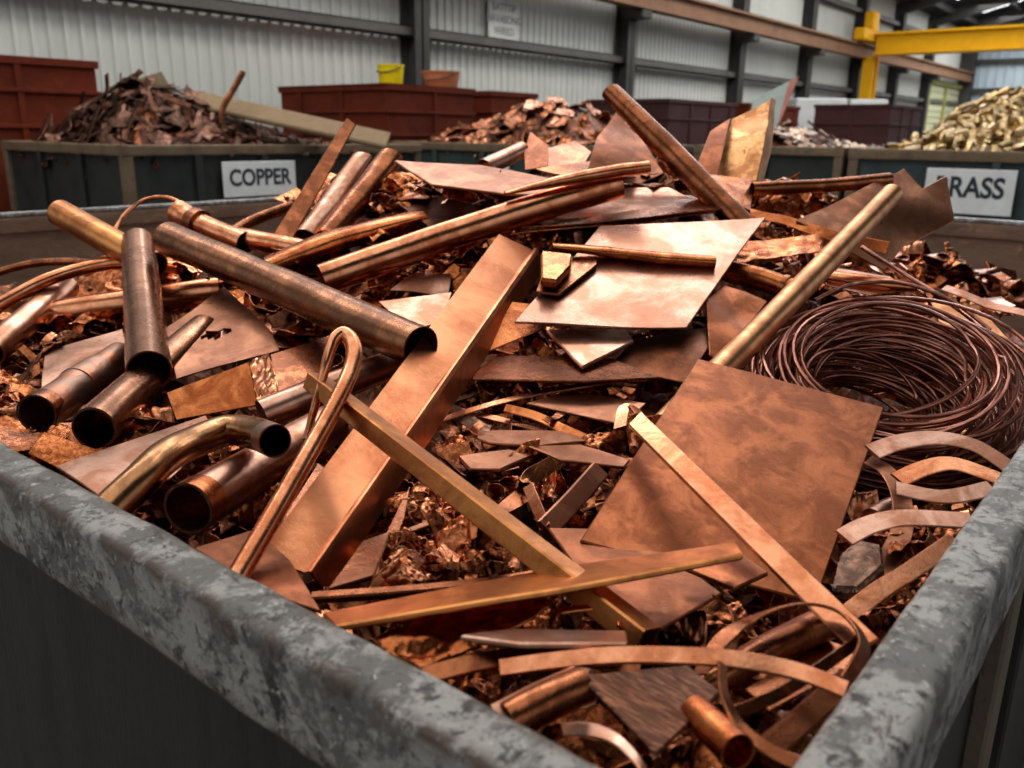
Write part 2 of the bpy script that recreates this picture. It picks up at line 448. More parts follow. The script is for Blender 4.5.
# ------------------------------------------------------------------ the hall
def structure(o, label=None):
    o['kind'] = 'structure'
    if label: o['label'] = label
    return o
structure(box_obj('floor', (-8, -9, -0.12), (52, 12.2, 0.0), FLOORM))
YW = 11.4
bm = bmesh.new()
per = 0.20; x = -5.0; prev = None
prof = ((0.0, 0), (0.115, 0), (0.135, -.035), (0.18, -.035))
while x < 50.0:
    for dx, dy in prof:
        a = bm.verts.new((x + dx, YW + dy, 0)); b = bm.verts.new((x + dx, YW + dy, 6.9))
        if prev: bm.faces.new((prev[0], a, b, prev[1]))
        prev = (a, b)
    x += per
structure(link_mesh('wall_back', bm, WALLM, smooth=0, recalc=False))
ENDM = matte('pale_blue_end_cladding', (.42, .50, .55), (.34, .42, .47), .5, .5, .05, 0, stretch=(1, 1, .3))
bm = bmesh.new(); prev = None; y = -9.0
while y < 12.0:
    for dy, dx in ((0, 0), (.2, 0), (.24, -.04), (.36, -.04)):
        a = bm.verts.new((50 + dx, y + dy, 0)); b = bm.verts.new((50 + dx, y + dy, 9.6))
        if prev: bm.faces.new((prev[0], a, b, prev[1]))
        prev = (a, b)
    y += .4
structure(link_mesh('wall_right', bm, ENDM, smooth=0, recalc=False))
# horizontal members on the end wall
for i, z in enumerate((5.25, 3.9, 6.7)):
    structure(box_obj('trim_%d' % (10 + i), (49.6, -9, z - .10), (49.9, 11.3, z + .10), STEEL))
structure(box_obj('trim_13', (49.3, 10.7, 0), (49.9, 11.3, 6.9), STEEL))
# columns: H sections
def h_column(x, y, h, w=.34, dp=.36):
    bm = bmesh.new()
    add_box(bm, (x - w / 2, y - dp, 0), (x + w / 2, y - dp + .03, h)); add_box(bm, (x - w / 2, y - .03, 0), (x + w / 2, y, h))
    add_box(bm, (x - .02, y - dp, 0), (x + .02, y, h))
    return bm
for i, (x, lab) in enumerate(((3.9, 'hidden'), (11.15, 'dark steel column behind the yellow bucket'), (17.85, 'dark steel column behind the diagonal copper pipe'),
        (23.7, 'dark steel column behind the upright gold sheet'), (28.7, 'dark steel column just left of the crane leg'), (33.6, 'dark steel column behind the yellow crane leg'),
        (38.2, 'dark steel column beyond the yellow crane leg'), (43.0, 'dark steel column farthest along the back wall'))):
    if i == 0: continue
    structure(link_mesh('steel_column', h_column(x, YW - .05, 6.7), STEEL), lab)
# girts
def girt(x0, x1, z, n):
    bm = bmesh.new()
    add_box(bm, (x0, YW - .28, z - .09), (x1, YW - .04, z - .07)); add_box(bm, (x0, YW - .28, z - .09), (x1, YW - .26, z + .08)); add_box(bm, (x0, YW - .28, z + .06), (x1, YW - .20, z + .08))
    structure(link_mesh('trim_%d' % n, bm, GIRT, smooth=0))
girt(-5, 49.6, 3.22, 1); girt(13, 49.6, 1.75, 2); girt(17, 49.6, 5.9, 3); girt(-5, 49.6, .7, 4)
# crane rail with brackets
bm = bmesh.new()
add_box(bm, (-5, 10.72, 4.28), (49.6, 10.76, 4.70)); add_box(bm, (-5, 10.60, 4.66), (49.6, 10.90, 4.72)); add_box(bm, (-5, 10.60, 4.26), (49.6, 10.90, 4.30))
rail = empty('crane_rail', (10, 10.7, 4.26), 'long rust brown crane rail beam along the grey back wall', 'crane rail')
link_mesh('beam', bm, RAILM, rail, smooth=0)
for x in (11.15, 17.85, 23.7, 28.7, 33.6, 38.2, 43.0):
    bm = bmesh.new(); add_box(bm, (x - .2, 10.62, 4.06), (x + .2, 11.1, 4.26), .02); link_mesh('bracket', bm, STEEL, rail, smooth=0)
# roof with translucent strips
def roofz(y): return 6.75 + (YW - y) * .26
bm = bmesh.new()
v = [bm.verts.new(p) for p in ((-8, 12, roofz(12)), (52, 12, roofz(12)), (52, -2, roofz(-2)), (-8, -2, roofz(-2)))]
bm.faces.new(v); v2 = [bm.verts.new(p) for p in ((-8, -9, roofz(-2) - 1.8), (52, -9, roofz(-2) - 1.8))]
bm.faces.new((v[3], v[2], v2[1], v2[0]))
bmesh.ops.solidify(bm, geom=bm.faces[:], thickness=-0.06)
structure(link_mesh('ceiling', bm, ROOF, smooth=0))
def slope_box(bm, x0, x1, y0, y1, dz0, dz1):
    pts = []
    for x, y in ((x0, y0), (x1, y0), (x1, y1), (x0, y1)):
        for dz in (dz0, dz1): pts.append(bm.verts.new((x, y, roofz(y) + dz)))
    for q in ((0, 2, 4, 6), (1, 3, 5, 7), (0, 1, 3, 2), (2, 3, 5, 4), (4, 5, 7, 6), (6, 7, 1, 0)): bm.faces.new([pts[k] for k in q])
for i, x in enumerate((11.15, 17.85, 23.7, 28.7, 33.6, 38.2, 43.0, 47.5)):
    bm = bmesh.new(); slope_box(bm, x - .12, x + .12, -2, YW, -.55, -.10)
    structure(link_mesh('trim_%d' % (20 + i), bm, STEEL, smooth=0))
for i, y in enumerate((10.4, 8.6, 6.8, 5.0, 3.2)):
    bm = bmesh.new(); slope_box(bm, 8, 49.9, y - .05, y + .05, -.30, -.08)
    structure(link_mesh('trim_%d' % (30 + i), bm, STEEL, smooth=0))
k = 0
for x in (7.0, 14.5, 20.8, 26.2, 31.0, 36.0, 40.6, 45.3):
    bm = bmesh.new(); slope_box(bm, x - .55, x + .55, 1.2, 9.9, -.09, -.06)
    k += 1
    structure(link_mesh('window_%d' % k, bm, SKYL, smooth=0))
# cream roller door at the far end of the back wall
d = empty('door_1', (46.5, 11.2, 0), None, None); d['kind'] = 'structure'
CREAM = matte('cream_door', (.42, .42, .26), (.36, .37, .22), 1, .5, .1)
bm = bmesh.new()
for j in range(14): add_box(bm, (43.6, 11.16, j * .28), (49.2, 11.22, j * .28 + .26), .02)
link_mesh('door_panel', bm, CREAM, d, smooth=0)
bm = bmesh.new(); add_box(bm, (43.4, 11.05, 0), (43.6, 11.25, 4.1)); add_box(bm, (43.4, 11.05, 3.95), (49.4, 11.25, 4.15)); add_box(bm, (46.3, 11.05, 0), (46.45, 11.25, 4.0))
link_mesh('door_frame', bm, matte('olive_frame', (.28, .27, .09), None, 2), d, smooth=0)

# yellow crane
cr = empty('bridge_crane', (33.0, 10.6, 4.3), 'yellow overhead bridge crane girder spanning the far hall', 'crane')
bm = bmesh.new(); add_box(bm, (32.7, -6, 4.36), (33.2, 10.3, 5.02), .02)
add_box(bm, (32.55, -6, 4.98), (33.35, 10.3, 5.06)); add_box(bm, (32.55, -6, 4.34), (33.35, 10.3, 4.40))
link_mesh('girder', bm, YEL, cr, smooth=0)
bm = bmesh.new(); add_box(bm, (31.6, 10.35, 4.76), (34.3, 10.75, 5.15), .05); add_box(bm, (32.4, 10.35, 5.1), (33.0, 10.7, 5.75), .05)
link_mesh('end_carriage', bm, YEL, cr, smooth=0)
for x in (31.95, 33.95):
    bm = bmesh.new(); b = bmesh.new()
    bmesh.ops.create_cone(b, cap_ends=True, segments=20, radius1=.2, radius2=.2, depth=.12, matrix=Matrix.Translation((x, 10.62, 4.92)) @ Matrix.Rotation(math.pi / 2, 4, 'X')); merge(bm, b)
    link_mesh('wheel', bm, STEEL, cr)
def text_obj(name, body, size, loc, mat3, mat, parent, off=0.012, align='CENTER', sx=1.0):
    c = bpy.data.curves.new(name, 'FONT'); c.body = body; c.size = size; c.align_x = align; c.align_y = 'CENTER'; c.extrude = 0.001; c.offset = off * size
    tmp = bpy.data.objects.new(name + '_tmp', c); COL.objects.link(tmp)
    bpy.context.view_layer.update()
    me = bpy.data.meshes.new_from_object(tmp.evaluated_get(bpy.context.evaluated_depsgraph_get()))
    bpy.data.objects.remove(tmp); bpy.data.curves.remove(c)
    bm = bmesh.new(); bm.from_mesh(me); bpy.data.meshes.remove(me)
    bm.transform(Matrix.Translation(loc) @ mat3.to_4x4() @ Matrix.Diagonal((sx, 1, 1, 1)))
    o = link_mesh(name, bm, mat, parent, smooth=0, recalc=False)
    return o
M_Y = Matrix(((1, 0, 0), (0, 0, -1), (0, 1, 0)))        # faces -Y: text x -> +X, y -> +Z
M_X = Matrix(((0, 0, -1), (-1, 0, 0), (0, 1, 0)))       # faces -X: text x -> -Y, y -> +Z
text_obj('lettering', '- SWRDTI', .40, Vector((32.52, 1.65, 4.76)), M_X, matte('brown_lettering', (.30, .13, .02), None, 3), cr)
leg = empty('crane_upright', (33.3, 10.4, 2.6), 'yellow vertical steel leg hanging below the crane girder end', 'crane leg')
bm = bmesh.new(); add_box(bm, (32.9, 10.35, 1.9), (33.0, 10.75, 4.34), .02); add_box(bm, (33.4, 10.35, 1.9), (33.5, 10.75, 4.34), .02); add_box(bm, (33.0, 10.5, 1.9), (33.4, 10.6, 4.34))
link_mesh('post', bm, YEL, leg, smooth=0)
bm = bmesh.new(); add_box(bm, (32.75, 10.2, 1.84), (33.65, 10.9, 1.92)); link_mesh('foot_plate', bm, YEL, leg, smooth=0)

# notice on the wall
nb = empty('wall_notice', (13.55, 11.3, 3.32), 'white three line notice fixed to the grey wall cladding', 'sign')
a = onY(488, 2, 11.3); b = onY(517.5, 41, 11.3)
zc0, zc1 = 3.30, 4.02; x0, x1 = onY(487.5, 20, 11.3).x, onY(517.5, 20, 11.3).x
bm = bmesh.new(); add_box(bm, (x0, 11.27, zc0), (x1, 11.30, zc1), .006); link_mesh('board', bm, matte('off_white_notice', (.54, .54, .52), None, 2), nb, smooth=0)
for i, t in enumerate(('BATTTIP', 'HAVASONG', 'WIRED')):
    text_obj('lettering', t, .19, Vector(((x0 + x1) / 2, 11.265, zc1 - .15 - i * .21)), M_Y, INKF, nb, .02)

# ------------------------------------------------------------------ bins
def rail_bm(lo, hi, axis, n=60, wob=.0025, rad=.010, seed=0):
    """worn box rail along axis with rounded edges and knocks"""
    bm = bmesh.new(); lo = Vector(lo); hi = Vector(hi)
    o1, o2 = [a for a in (0, 1, 2) if a != axis]
    w = hi[o1] - lo[o1]; h = hi[o2] - lo[o2]; prof = []
    for cx, cy, a0 in ((w - rad, h - rad, 0), (rad, h - rad, 90), (rad, rad, 180), (w - rad, rad, 270)):
        for j in range(4):
            a = math.radians(a0 + j * 30); prof.append((cx + rad * math.cos(a), cy + rad * math.sin(a)))
        # midpoints along the flats
    full = []
    for i, p in enumerate(prof):
        full.append(p); q = prof[(i + 1) % len(prof)]
        if math.hypot(p[0] - q[0], p[1] - q[1]) > .02:
            full += [(p[0] + (q[0] - p[0]) * t, p[1] + (q[1] - p[1]) * t) for t in (.25, .5, .75)]
    rings = []
    for i in range(n + 1):
        u = lo[axis] + (hi[axis] - lo[axis]) * i / n; r = []
        for a, b in full:
            co = Vector((0, 0, 0)); co[axis] = u; co[o1] = lo[o1] + a; co[o2] = lo[o2] + b
            q = co * 22 + Vector((seed, 0, 0))
            co += Vector((noise.noise(q), noise.noise(q + Vector((9, 0, 0))), noise.noise(q + Vector((0, 9, 0))))) * wob
            q = co * 6; co[o2] += wob * 1.2 * noise.noise(q)
            r.append(bm.verts.new(co))
        rings.append(r)
    k = len(full)
    for i in range(n):
        for j in range(k): bm.faces.new((rings[i][j], rings[i + 1][j], rings[i + 1][(j + 1) % k], rings[i][(j + 1) % k]))
    bm.faces.new(rings[0]); bm.faces.new(rings[-1][::-1])
    return bm
def make_bin(name, label, x0, x1, y0, y1, ztop, rim_w, rim_h, m_panel, m_rim, m_in, rib_every=.8, z0=.1, seed=0, wob=.0025, nseg=60, thin=.012, near=False):
    root = empty(name, ((x0 + x1) / 2, (y0 + y1) / 2, 0), label, 'scrap bin')
    i = rim_w * .45; zr = ztop - rim_h
    ribd = rim_w * .45 - .002
    sides = (('y', y0 + i, 1), ('y', y1 - i, -1), ('x', x0 + i, 1), ('x', x1 - i, -1))
    for ax, p, s in sides:
        if ax == 'y': lo, hi = (x0 + i, p, z0), (x1 - i, p + s * thin, zr + .02)
        else: lo, hi = (p, y0 + i, z0), (p + s * thin, y1 - i, zr + .02)
        lo, hi = [min(a, b) for a, b in zip(lo, hi)], [max(a, b) for a, b in zip(lo, hi)]
        box_obj('side_panel', lo, hi, m_panel, root)
        # inner lining skin
        lo2, hi2 = list(lo), list(hi)
        k = 1 if ax == 'y' else 0
        if s > 0: lo2[k] = hi[k]; hi2[k] = hi[k] + .004
        else: hi2[k] = lo[k]; lo2[k] = lo[k] - .004
        box_obj('inner_lining', lo2, hi2, m_in, root)
        a0, a1 = (x0, x1) if ax == 'y' else (y0, y1)
        n = max(2, int((a1 - a0) / rib_every))
        for j in range(1, n):
            if near and ax == 'x' and s > 0: continue
            c = a0 + (a1 - a0) * j / n
            if ax == 'y': q0, q1 = (c - .035, p - s * ribd, z0), (c + .035, p, zr)
            else: q0, q1 = (p - s * ribd, c - .035, z0), (p, c + .035, zr)
            box_obj('rib', [min(a, b) for a, b in zip(q0, q1)], [max(a, b) for a, b in zip(q0, q1)], m_panel, root, .004)
    for (cx, cy) in ((x0, y0), (x1, y0), (x0, y1), (x1, y1)):
        sx = 1 if cx == x0 else -1; sy = 1 if cy == y0 else -1
        q0 = (cx + sx * .004, cy + sy * .004, 0); q1 = (cx + sx * rim_w, cy + sy * rim_w, zr)
        box_obj('corner_post', [min(a, b) for a, b in zip(q0, q1)], [max(a, b) for a, b in zip(q0, q1)], m_rim, root, .006)
    box_obj('bottom_plate', (x0 + i, y0 + i, z0 - .02), (x1 - i, y1 - i, z0), m_in, root)
    for lo, hi, ax in (((x0, y0, zr), (x1, y0 + rim_w, ztop), 0), ((x0, y1 - rim_w, zr), (x1, y1, ztop), 0),
                       ((x0, y0 + rim_w, zr), (x0 + rim_w, y1 - rim_w, ztop), 1), ((x1 - rim_w, y0 + rim_w, zr), (x1, y1 - rim_w, ztop), 1)):
        seed += 3
        if near and (lo[0] > x1 - 1 or lo[1] > y1 - 1):
            # far rims: a pale worn cap on a bare rusty rail
            link_mesh('rim_rail', rail_bm(lo, (hi[0], hi[1], ztop - .022), ax, nseg, wob, .008, seed), m_in, root, smooth=50)
            link_mesh('rim_cap', rail_bm((lo[0], lo[1], ztop - .022), hi, ax, nseg, wob, .006, seed), PAINTL, root, smooth=50)
        else:
            link_mesh('rim_rail', rail_bm(lo, hi, ax, nseg, wob, min(.010, rim_h * .15), seed), m_rim, root, smooth=50)
    return root
make_bin('scrap_bin', 'large open blue grey steel bin heaped with copper scrap in front', .357, 5.10, .097, 4.55, RIM, .056, .10, PANEL, PAINT, RUSTIN, .93, .1, 1, .0013, 260, near=True)

NB = bpy.data.objects['scrap_bin']
TANRUST = matte('tan_rusted_post', (.16, .125, .09), (.10, .075, .055), 6, .7, .4, .1, third=(.05, .04, .035), thr3=(.56, .66))
q = onY(996, 690, .10); box_obj('rib', (q.x, .099, .1), (q.x + .08, .1235, RIM - .098), TANRUST, NB, .004)

CB = make_bin('scrap_bin', 'dark steel bin with the COPPER sign behind the heaped bin', 3.65, 7.10, 7.04, 9.4, 1.463, .09, .09, GREEN, RIMB, RUSTIN, .62, .1, 20)
B2 = make_bin('scrap_bin', 'dark teal bin half hidden behind the top of the copper heap', 7.38, 9.6, 4.95, 7.85, 1.485, .09, .09, TEAL, RIMB, RUSTIN, .72, .1, 30)
B3 = make_bin('scrap_bin', 'dark bin beside the BRASS bin holding pale mixed scrap', 8.85, 11.5, 2.97, 4.6, 1.50, .09, .09, GREEN, RIMB, RUSTIN, .55, .1, 40)
BB = make_bin('scrap_bin', 'steel bin with the BRASS sign full of brass scrap', 8.85, 12.2, .3, 2.92, 1.495, .10, .10, TEAL, RIMB, RUSTIN, 1.8, .1, 50)
def sign(parent, board_lo, board_hi, text, size, c, m3, off, sx=1.0):
    s = box_obj('sign_board', board_lo, board_hi, SIGNW, parent, .004)
    text_obj('lettering', text, size, c, m3, INK, s, off, sx=sx)
# COPPER on the face Y = 7.04
yf = 7.04 - .012
sign(CB, (4.545, yf - .012, 1.0), (5.345, yf, 1.315), 'COPPER', .205, Vector((4.945, yf - .014, 1.165)), M_Y, .028, sx=.90)
xf = 8.85 - .012
sign(BB, (xf - .012, 1.43, .935), (xf, 2.175, 1.335), 'BRASS', .25, Vector((xf - .014, 1.80, 1.165)), M_X, .028, sx=.84)
c0 = onX(488, 157, 7.36); c1 = onX(509, 172, 7.36)
box_obj('sign_board', (7.352, min(c0.y, c1.y), 1.20), (7.366, max(c0.y, c1.y), 1.36), SIGNW, B2, .004)

# red steel crates behind the bins
def crate(label, x0, x1, y0, y1, zt, m, split=None, z0=0.0, lip=.07, cat='crate', name='steel_crate', rib=.9):
    root = empty(name, ((x0 + x1) / 2, (y0 + y1) / 2, z0), label, cat)
    t = .03
    for lo, hi in (((x0, y0, z0), (x1, y0 + t, zt)), ((x0, y1 - t, z0), (x1, y1, zt)), ((x0, y0 + t, z0), (x0 + t, y1 - t, zt)), ((x1 - t, y0 + t, z0), (x1, y1 - t, zt))):
        box_obj('side_panel', lo, hi, m, root)
    e = .03
    zs = [(zt - lip, zt + .005)] + [(z - .02, z + .02) for z in (split or [])]
    for za, zb in zs:
        bm = bmesh.new()
        add_box(bm, (x0 - e, y0 - e, za), (x1 + e, y0, zb), .004); add_box(bm, (x0 - e, y1, za), (x1 + e, y1 + e, zb), .004)
        add_box(bm, (x0 - e, y0, za), (x0, y1, zb), .004); add_box(bm, (x1, y0, za), (x1 + e, y1, zb), .004)
        link_mesh('band', bm, m, root, smooth=0)
    for x in np.arange(x0 + rib, x1 - .2, rib):
        box_obj('rib', (x - .03, y0 - .025, z0), (x + .03, y0, zt - lip), m, root)
    for y in np.arange(y0 + rib, y1 - .2, rib):
        box_obj('rib', (x0 - .025, y - .03, z0), (x0, y + .03, zt - lip), m, root)
    box_obj('bottom_plate', (x0 + t, y0 + t, z0 + .02), (x1 - t, y1 - t, z0 + .05), m, root)
    return root
crate('tall rust red steel crate at far left behind the COPPER bin', 2.2, 4.80, 9.65, 10.9, 2.27, RED, [1.95, 1.6])
c2x = onX(383, 84, 8.2)
crate('broad rust red steel crate under the yellow bucket', 8.2, 9.9, 8.75, 11.0, 2.185, RED, [1.85, 1.55])
crate('small rust red steel crate partly hidden behind the bucket crate', 10.5, 11.6, 8.9, 9.9, 2.20, RED, [1.9])
crate('low dark red steel crate behind the diagonal copper pipe', 15.6, 18.6, 8.7, 10.6, 2.27, MAROON, [1.9])
crate('rust red steel crate behind the upright gold sheet', 19.0, 22.0, 8.6, 10.6, 2.30, RED, [1.9])
crate('maroon steel crate below the yellow crane leg', 22.0, 24.6, 6.4, 8.2, 2.35, MAROON, [1.9])
def white_block(label, px0, px1, pyt, depth, w):
    a = D(px0, pyt, depth); b = D(px1, pyt, depth)
    root = empty('white_block', (a.x, a.y, 0), label, 'block')
    bm = bmesh.new(); n = (b - a); n.z = 0; L = n.length; n.normalize(); p = Vector((-n.y, n.x, 0))
    M4 = Matrix(((n.x, p.x, 0, a.x), (n.y, p.y, 0, a.y), (0, 0, 1, 0), (0, 0, 0, 1)))
    add_box(bm, (0, 0, .15), (L, w, a.z), .03, M4)
    link_mesh('body', bm, WHITE, root, smooth=0)
    bm = bmesh.new()
    for q in (0, L / 2 - .06, L - .12): add_box(bm, (q, 0, 0), (q + .12, w, .15), 0, M4)
    link_mesh('skid', bm, WOODD, root, smooth=0)
    return root
white_block('white block beyond the gold sheet in front of the wall', 797, 848, 98, 23.5, 1.2)
wb = white_block('low white block at the foot of the yellow crane leg', 851, 889, 99, 27.5, 1.5)
# bucket and tub on the crate
def lathe(profile, c, seg=28):
    bm = bmesh.new(); rings = []
    for r, z in profile: rings.append([bm.verts.new((c[0] + r * math.cos(2 * math.pi * j / seg), c[1] + r * math.sin(2 * math.pi * j / seg), c[2] + z)) for j in range(seg)])
    for i in range(len(rings) - 1):
        for j in range(seg): bm.faces.new((rings[i][j], rings[i][(j + 1) % seg], rings[i + 1][(j + 1) % seg], rings[i + 1][j]))
    bm.faces.new(rings[0][::-1]); bm.faces.new(rings[-1])
    return bm
def bucket(name, label, px, pyb, pyt, prad, X, mat, cat):
    c = onX(px, pyb, X); d = depth_of(c); c.z = 2.19; h = (pyb - pyt) * d / F_PX; r = prad * d / F_PX
    # a board across the crate carries it
    root = empty(name, c, label, cat)
    o = link_mesh('body', lathe(((r * .88, 0), (r * .9, .01), (r, h), (r * 1.05, h), (r * 1.05, h + .02), (r * .94, h + .02), (r * .84, .03)), c), mat, root)
    P = [c + Vector((0, r * 1.05 * math.cos(a), h * .9 - r * .5 * math.sin(a) * .7)) + Vector((-r * 1.04 * math.sin(a), 0, 0)) for a in np.linspace(0, math.pi, 14)]
    link_mesh('handle', tube_bm(P, [.008] * 14, seg=6, hollow=False), STEEL, root)
    return c, r
bx = []
for args in (('plastic_bucket', 'bright yellow bucket standing on the broad red crate', 391, 84, 66.5, 13, 8.6, YPL, 'bucket'), ('steel_tub', 'orange brown round tub on the broad red crate', 441, 86, 72, 18.5, 9.5, TERRA, 'tub')):
    bx.append(bucket(*args))
bm = bmesh.new(); add_box(bm, (8.16, 8.72, 2.191), (9.94, 11.04, 2.20)); 
o = link_mesh('crate_lid', bm, RED, smooth=0); set_props(o, 'flat red steel lid lying on the broad crate', 'lid')
for nm in ('plastic_bucket', 'steel_tub'): bpy.data.objects[nm].location.z += .012
# timber on the background heap
def plank(name, label, pts, w, th, mat, cat='plank', up=Vector((0, 0, 1))):
    P, _ = resample(pts, 14)
    o = link_mesh(name, ribbon_bm(P, [up] * 14, w, th), mat, smooth=30); set_props(o, label, cat); return o
plank('timber_plank', 'pale timber plank sloping down the heap in the COPPER bin', [D(197, 100, 8.2), D(388, 141, 8.35)], .28, .05, WOOD, up=Vector((-.3, -.5, 1)))
plank('timber_board', 'short dark board on top of the heap in the COPPER bin', [D(112, 96, 8.5), D(166, 80, 8.7)], .22, .03, WOODD, up=Vector((-.3, -.6, .6)))
P = [D(243, 72, 8.1), D(232, 92, 8.05), D(223, 108, 8.0), D(222, 124, 8.0)]; P, _ = resample(P, 10)
o = link_mesh('steel_rod', tube_bm(P, [.03] * 10, seg=8, hollow=False), CUD); set_props(o, 'dark rod sticking up from the heap in the COPPER bin', 'rod')

# ------------------------------------------------------------------ heaps in the bins behind
def kinds_strip(seed):
    r = random.Random(seed); P = [Vector((x - .5, r.uniform(-.06, .06), r.uniform(-.05, .05))) for x in (0, .33, .66, 1)]
    P, _ = resample(P, 8)
    return ribbon_bm(P, [Vector((0, r.uniform(-.5, .5), 1))] * 8, r.uniform(.06, .13), .02, r.uniform(-.8, .8))
def kinds_chunk(seed):
    r = random.Random(seed); n = 5
    poly = [Vector((math.cos(a) * r.uniform(.3, .55), math.sin(a) * r.uniform(.25, .5), r.uniform(-.1, .1))) for a in [i * 2 * math.pi / n for i in range(n)]]
    bm, _n = sheet_bm(poly, .03, 4, .12, 2.0, .1, seed); return bm
def kinds_turning(seed):
    """short hollow brass offcut"""
    r = random.Random(seed); P = [Vector((-.5, 0, 0)), Vector((0, r.uniform(-.12, .12), r.uniform(-.1, .1))), Vector((.5, 0, 0))]
    P, _ = resample(P, 5); return tube_bm(P, [r.uniform(.22, .4)] * 5, .07, 10, True, None, .25, seed)
def proto_meshes(fn, n, base, mats):
    out = []
    for i in range(n):
        bm = fn(base + i); bmesh.ops.recalc_face_normals(bm, faces=bm.faces[:])
        for f in bm.faces: f.smooth = True
        me = bpy.data.meshes.new('offcut'); bm.to_mesh(me); bm.free(); me.set_sharp_from_angle(angle=math.radians(30))
        me.materials.append(mats[i % len(mats)]); out.append(me)
    return out
def heap(bed_name, bed_label, xr, yr, zb, zf, bed_mat, n, meshes, name, label, cat, group, smin, smax, tilt=.6, rg=None, zlift=.0):
    zf0 = zf
    def zf(x, y):
        e = min(x - xr[0], xr[1] - x, y - yr[0], yr[1] - y)
        return min(zf0(x, y), zb + .20 + 1.0 * max(0, e))
    bm = bmesh.new(); G = []; nx, ny = 46, 46
    for i in range(nx + 1):
        row = []
        for j in range(ny + 1):
            x = xr[0] + (xr[1] - xr[0]) * i / nx; y = yr[0] + (yr[1] - yr[0]) * j / ny
            z = zf(x, y) - .03
            z += .05 * abs(noise.noise(Vector((x * 9, y * 9, 0)))) - .02
            if i in (0, nx) or j in (0, ny): z = zb
            row.append(bm.verts.new((x, y, z)))
        G.append(row)
    for i in range(nx):
        for j in range(ny): bm.faces.new((G[i][j], G[i + 1][j], G[i + 1][j + 1], G[i][j + 1]))
    o = link_mesh(bed_name, bm, bed_mat, smooth=0); set_props(o, bed_label, 'scrap metal', kind='stuff')
    r = rg or random.Random(len(label)); c = 0; tries = 0
    while c < n and tries < n * 40:
        tries += 1
        x = r.uniform(*xr); y = r.uniform(*yr); z = zf(x, y)
        e = .05; g = Vector((-(zf(x + e, y) - z) / e, -(zf(x, y + e) - z) / e, 1)).normalized()
        if g.dot((CAM - Vector((x, y, z))).normalized()) < -.02: continue
        q = g.to_track_quat('Z', 'Y').to_matrix() @ Matrix.Rotation(r.uniform(0, 6.28), 3, 'Z') @ Matrix.Rotation(r.uniform(-tilt, tilt), 3, 'X') @ Matrix.Rotation(r.uniform(-tilt, tilt) * .6, 3, 'Y')
        s = r.uniform(smin, smax)
        ob = bpy.data.objects.new(name, r.choice(meshes)); COL.objects.link(ob)
        ob.matrix_world = Matrix.Translation(Vector((x, y, z + zlift))) @ q.to_4x4() @ Matrix.Scale(s, 4)
        set_props(ob, label, cat, group); c += 1
def gauss(cx, cy, sx, sy, h, base):
    return lambda x, y: base + h * math.exp(-((x - cx) / sx) ** 2 - ((y - cy) / sy) ** 2) + .05 * noise.noise(Vector((x * 3, y * 3, 1)))
CUH = metal('copper_heap_weathered', (.095, .038, .021), (.038, .016, .010), .5, 9, (.35, .6), .2, var=.35)
CUH2 = metal('copper_heap_pink', (.19, .092, .062), (.08, .04, .027), .5, 9, (.35, .6), .2, var=.35)
BRH = metal('brass_heap_bright', (.66, .47, .23), (.34, .22, .08), .5, 8, (.3, .5), .2, var=.3)
BRH2 = metal('brass_heap_pale', (.72, .54, .34), (.40, .27, .12), .5, 8, (.3, .55), .2, var=.3)
PALE = metal('pale_mixed_scrap', (.80, .66, .48), (.60, .38, .30), .5, 6, (.35, .55), .2, var=.3)
heap('copper_scrap_heap', 'bed of fine copper scrap filling the COPPER bin', (3.76, 7.0), (7.14, 9.3), 1.2, gauss(4.45, 8.15, 1.1, .85, .60, 1.40), CUD, 295, proto_meshes(kinds_strip, 8, 0, [CUH, CUH2, CUH]) + proto_meshes(kinds_chunk, 1, 50, [CUH2, CUH]),
     'copper_offcut', 'narrow weathered copper offcut on the heap in the COPPER bin', 'copper offcut', 'copper offcuts in the COPPER bin', .25, .62, .35)
heap('copper_scrap_heap', 'bed of copper scrap filling the teal bin behind', (7.5, 9.5), (5.05, 7.7), 1.2, gauss(8.5, 6.3, .75, 1.15, .55, 1.42), CUD, 130, proto_meshes(kinds_chunk, 7, 80, [CUM, CUB, CUP]) + proto_meshes(kinds_strip, 2, 90, [CUH]),
     'copper_chunk', 'crumpled copper piece heaped in the teal bin behind', 'copper offcut', 'copper pieces in the teal bin', .18, .42, .7)
heap('mixed_scrap_heap', 'bed of pale mixed scrap filling the bin beside BRASS', (8.96, 11.4), (3.05, 4.5), 1.2, gauss(9.8, 3.9, .8, .45, .28, 1.46), CUD, 110, proto_meshes(kinds_chunk, 4, 120, [PALE, PALE, CUH2]) + proto_meshes(kinds_strip, 4, 130, [PALE, CUH2]),
     'mixed_offcut', 'pale pink and cream metal offcut in the bin beside BRASS', 'metal offcut', 'mixed offcuts beside the brass', .14, .34, .6)
heap('brass_scrap_heap', 'bed of brass scrap filling the BRASS bin', (8.97, 12.1), (.42, 2.8), 1.2, gauss(10.3, 1.75, .95, .85, .64, 1.43), BRH, 300, proto_meshes(kinds_turning, 8, 150, [BRH, BRH2, BRH]) + proto_meshes(kinds_chunk, 3, 170, [BRH2]),
     'brass_offcut', 'short chunky brass offcut on the heap in the BRASS bin', 'brass offcut', 'brass offcuts in the BRASS bin', .075, .15, 1.2)
# large bent sheet standing in the mixed bin

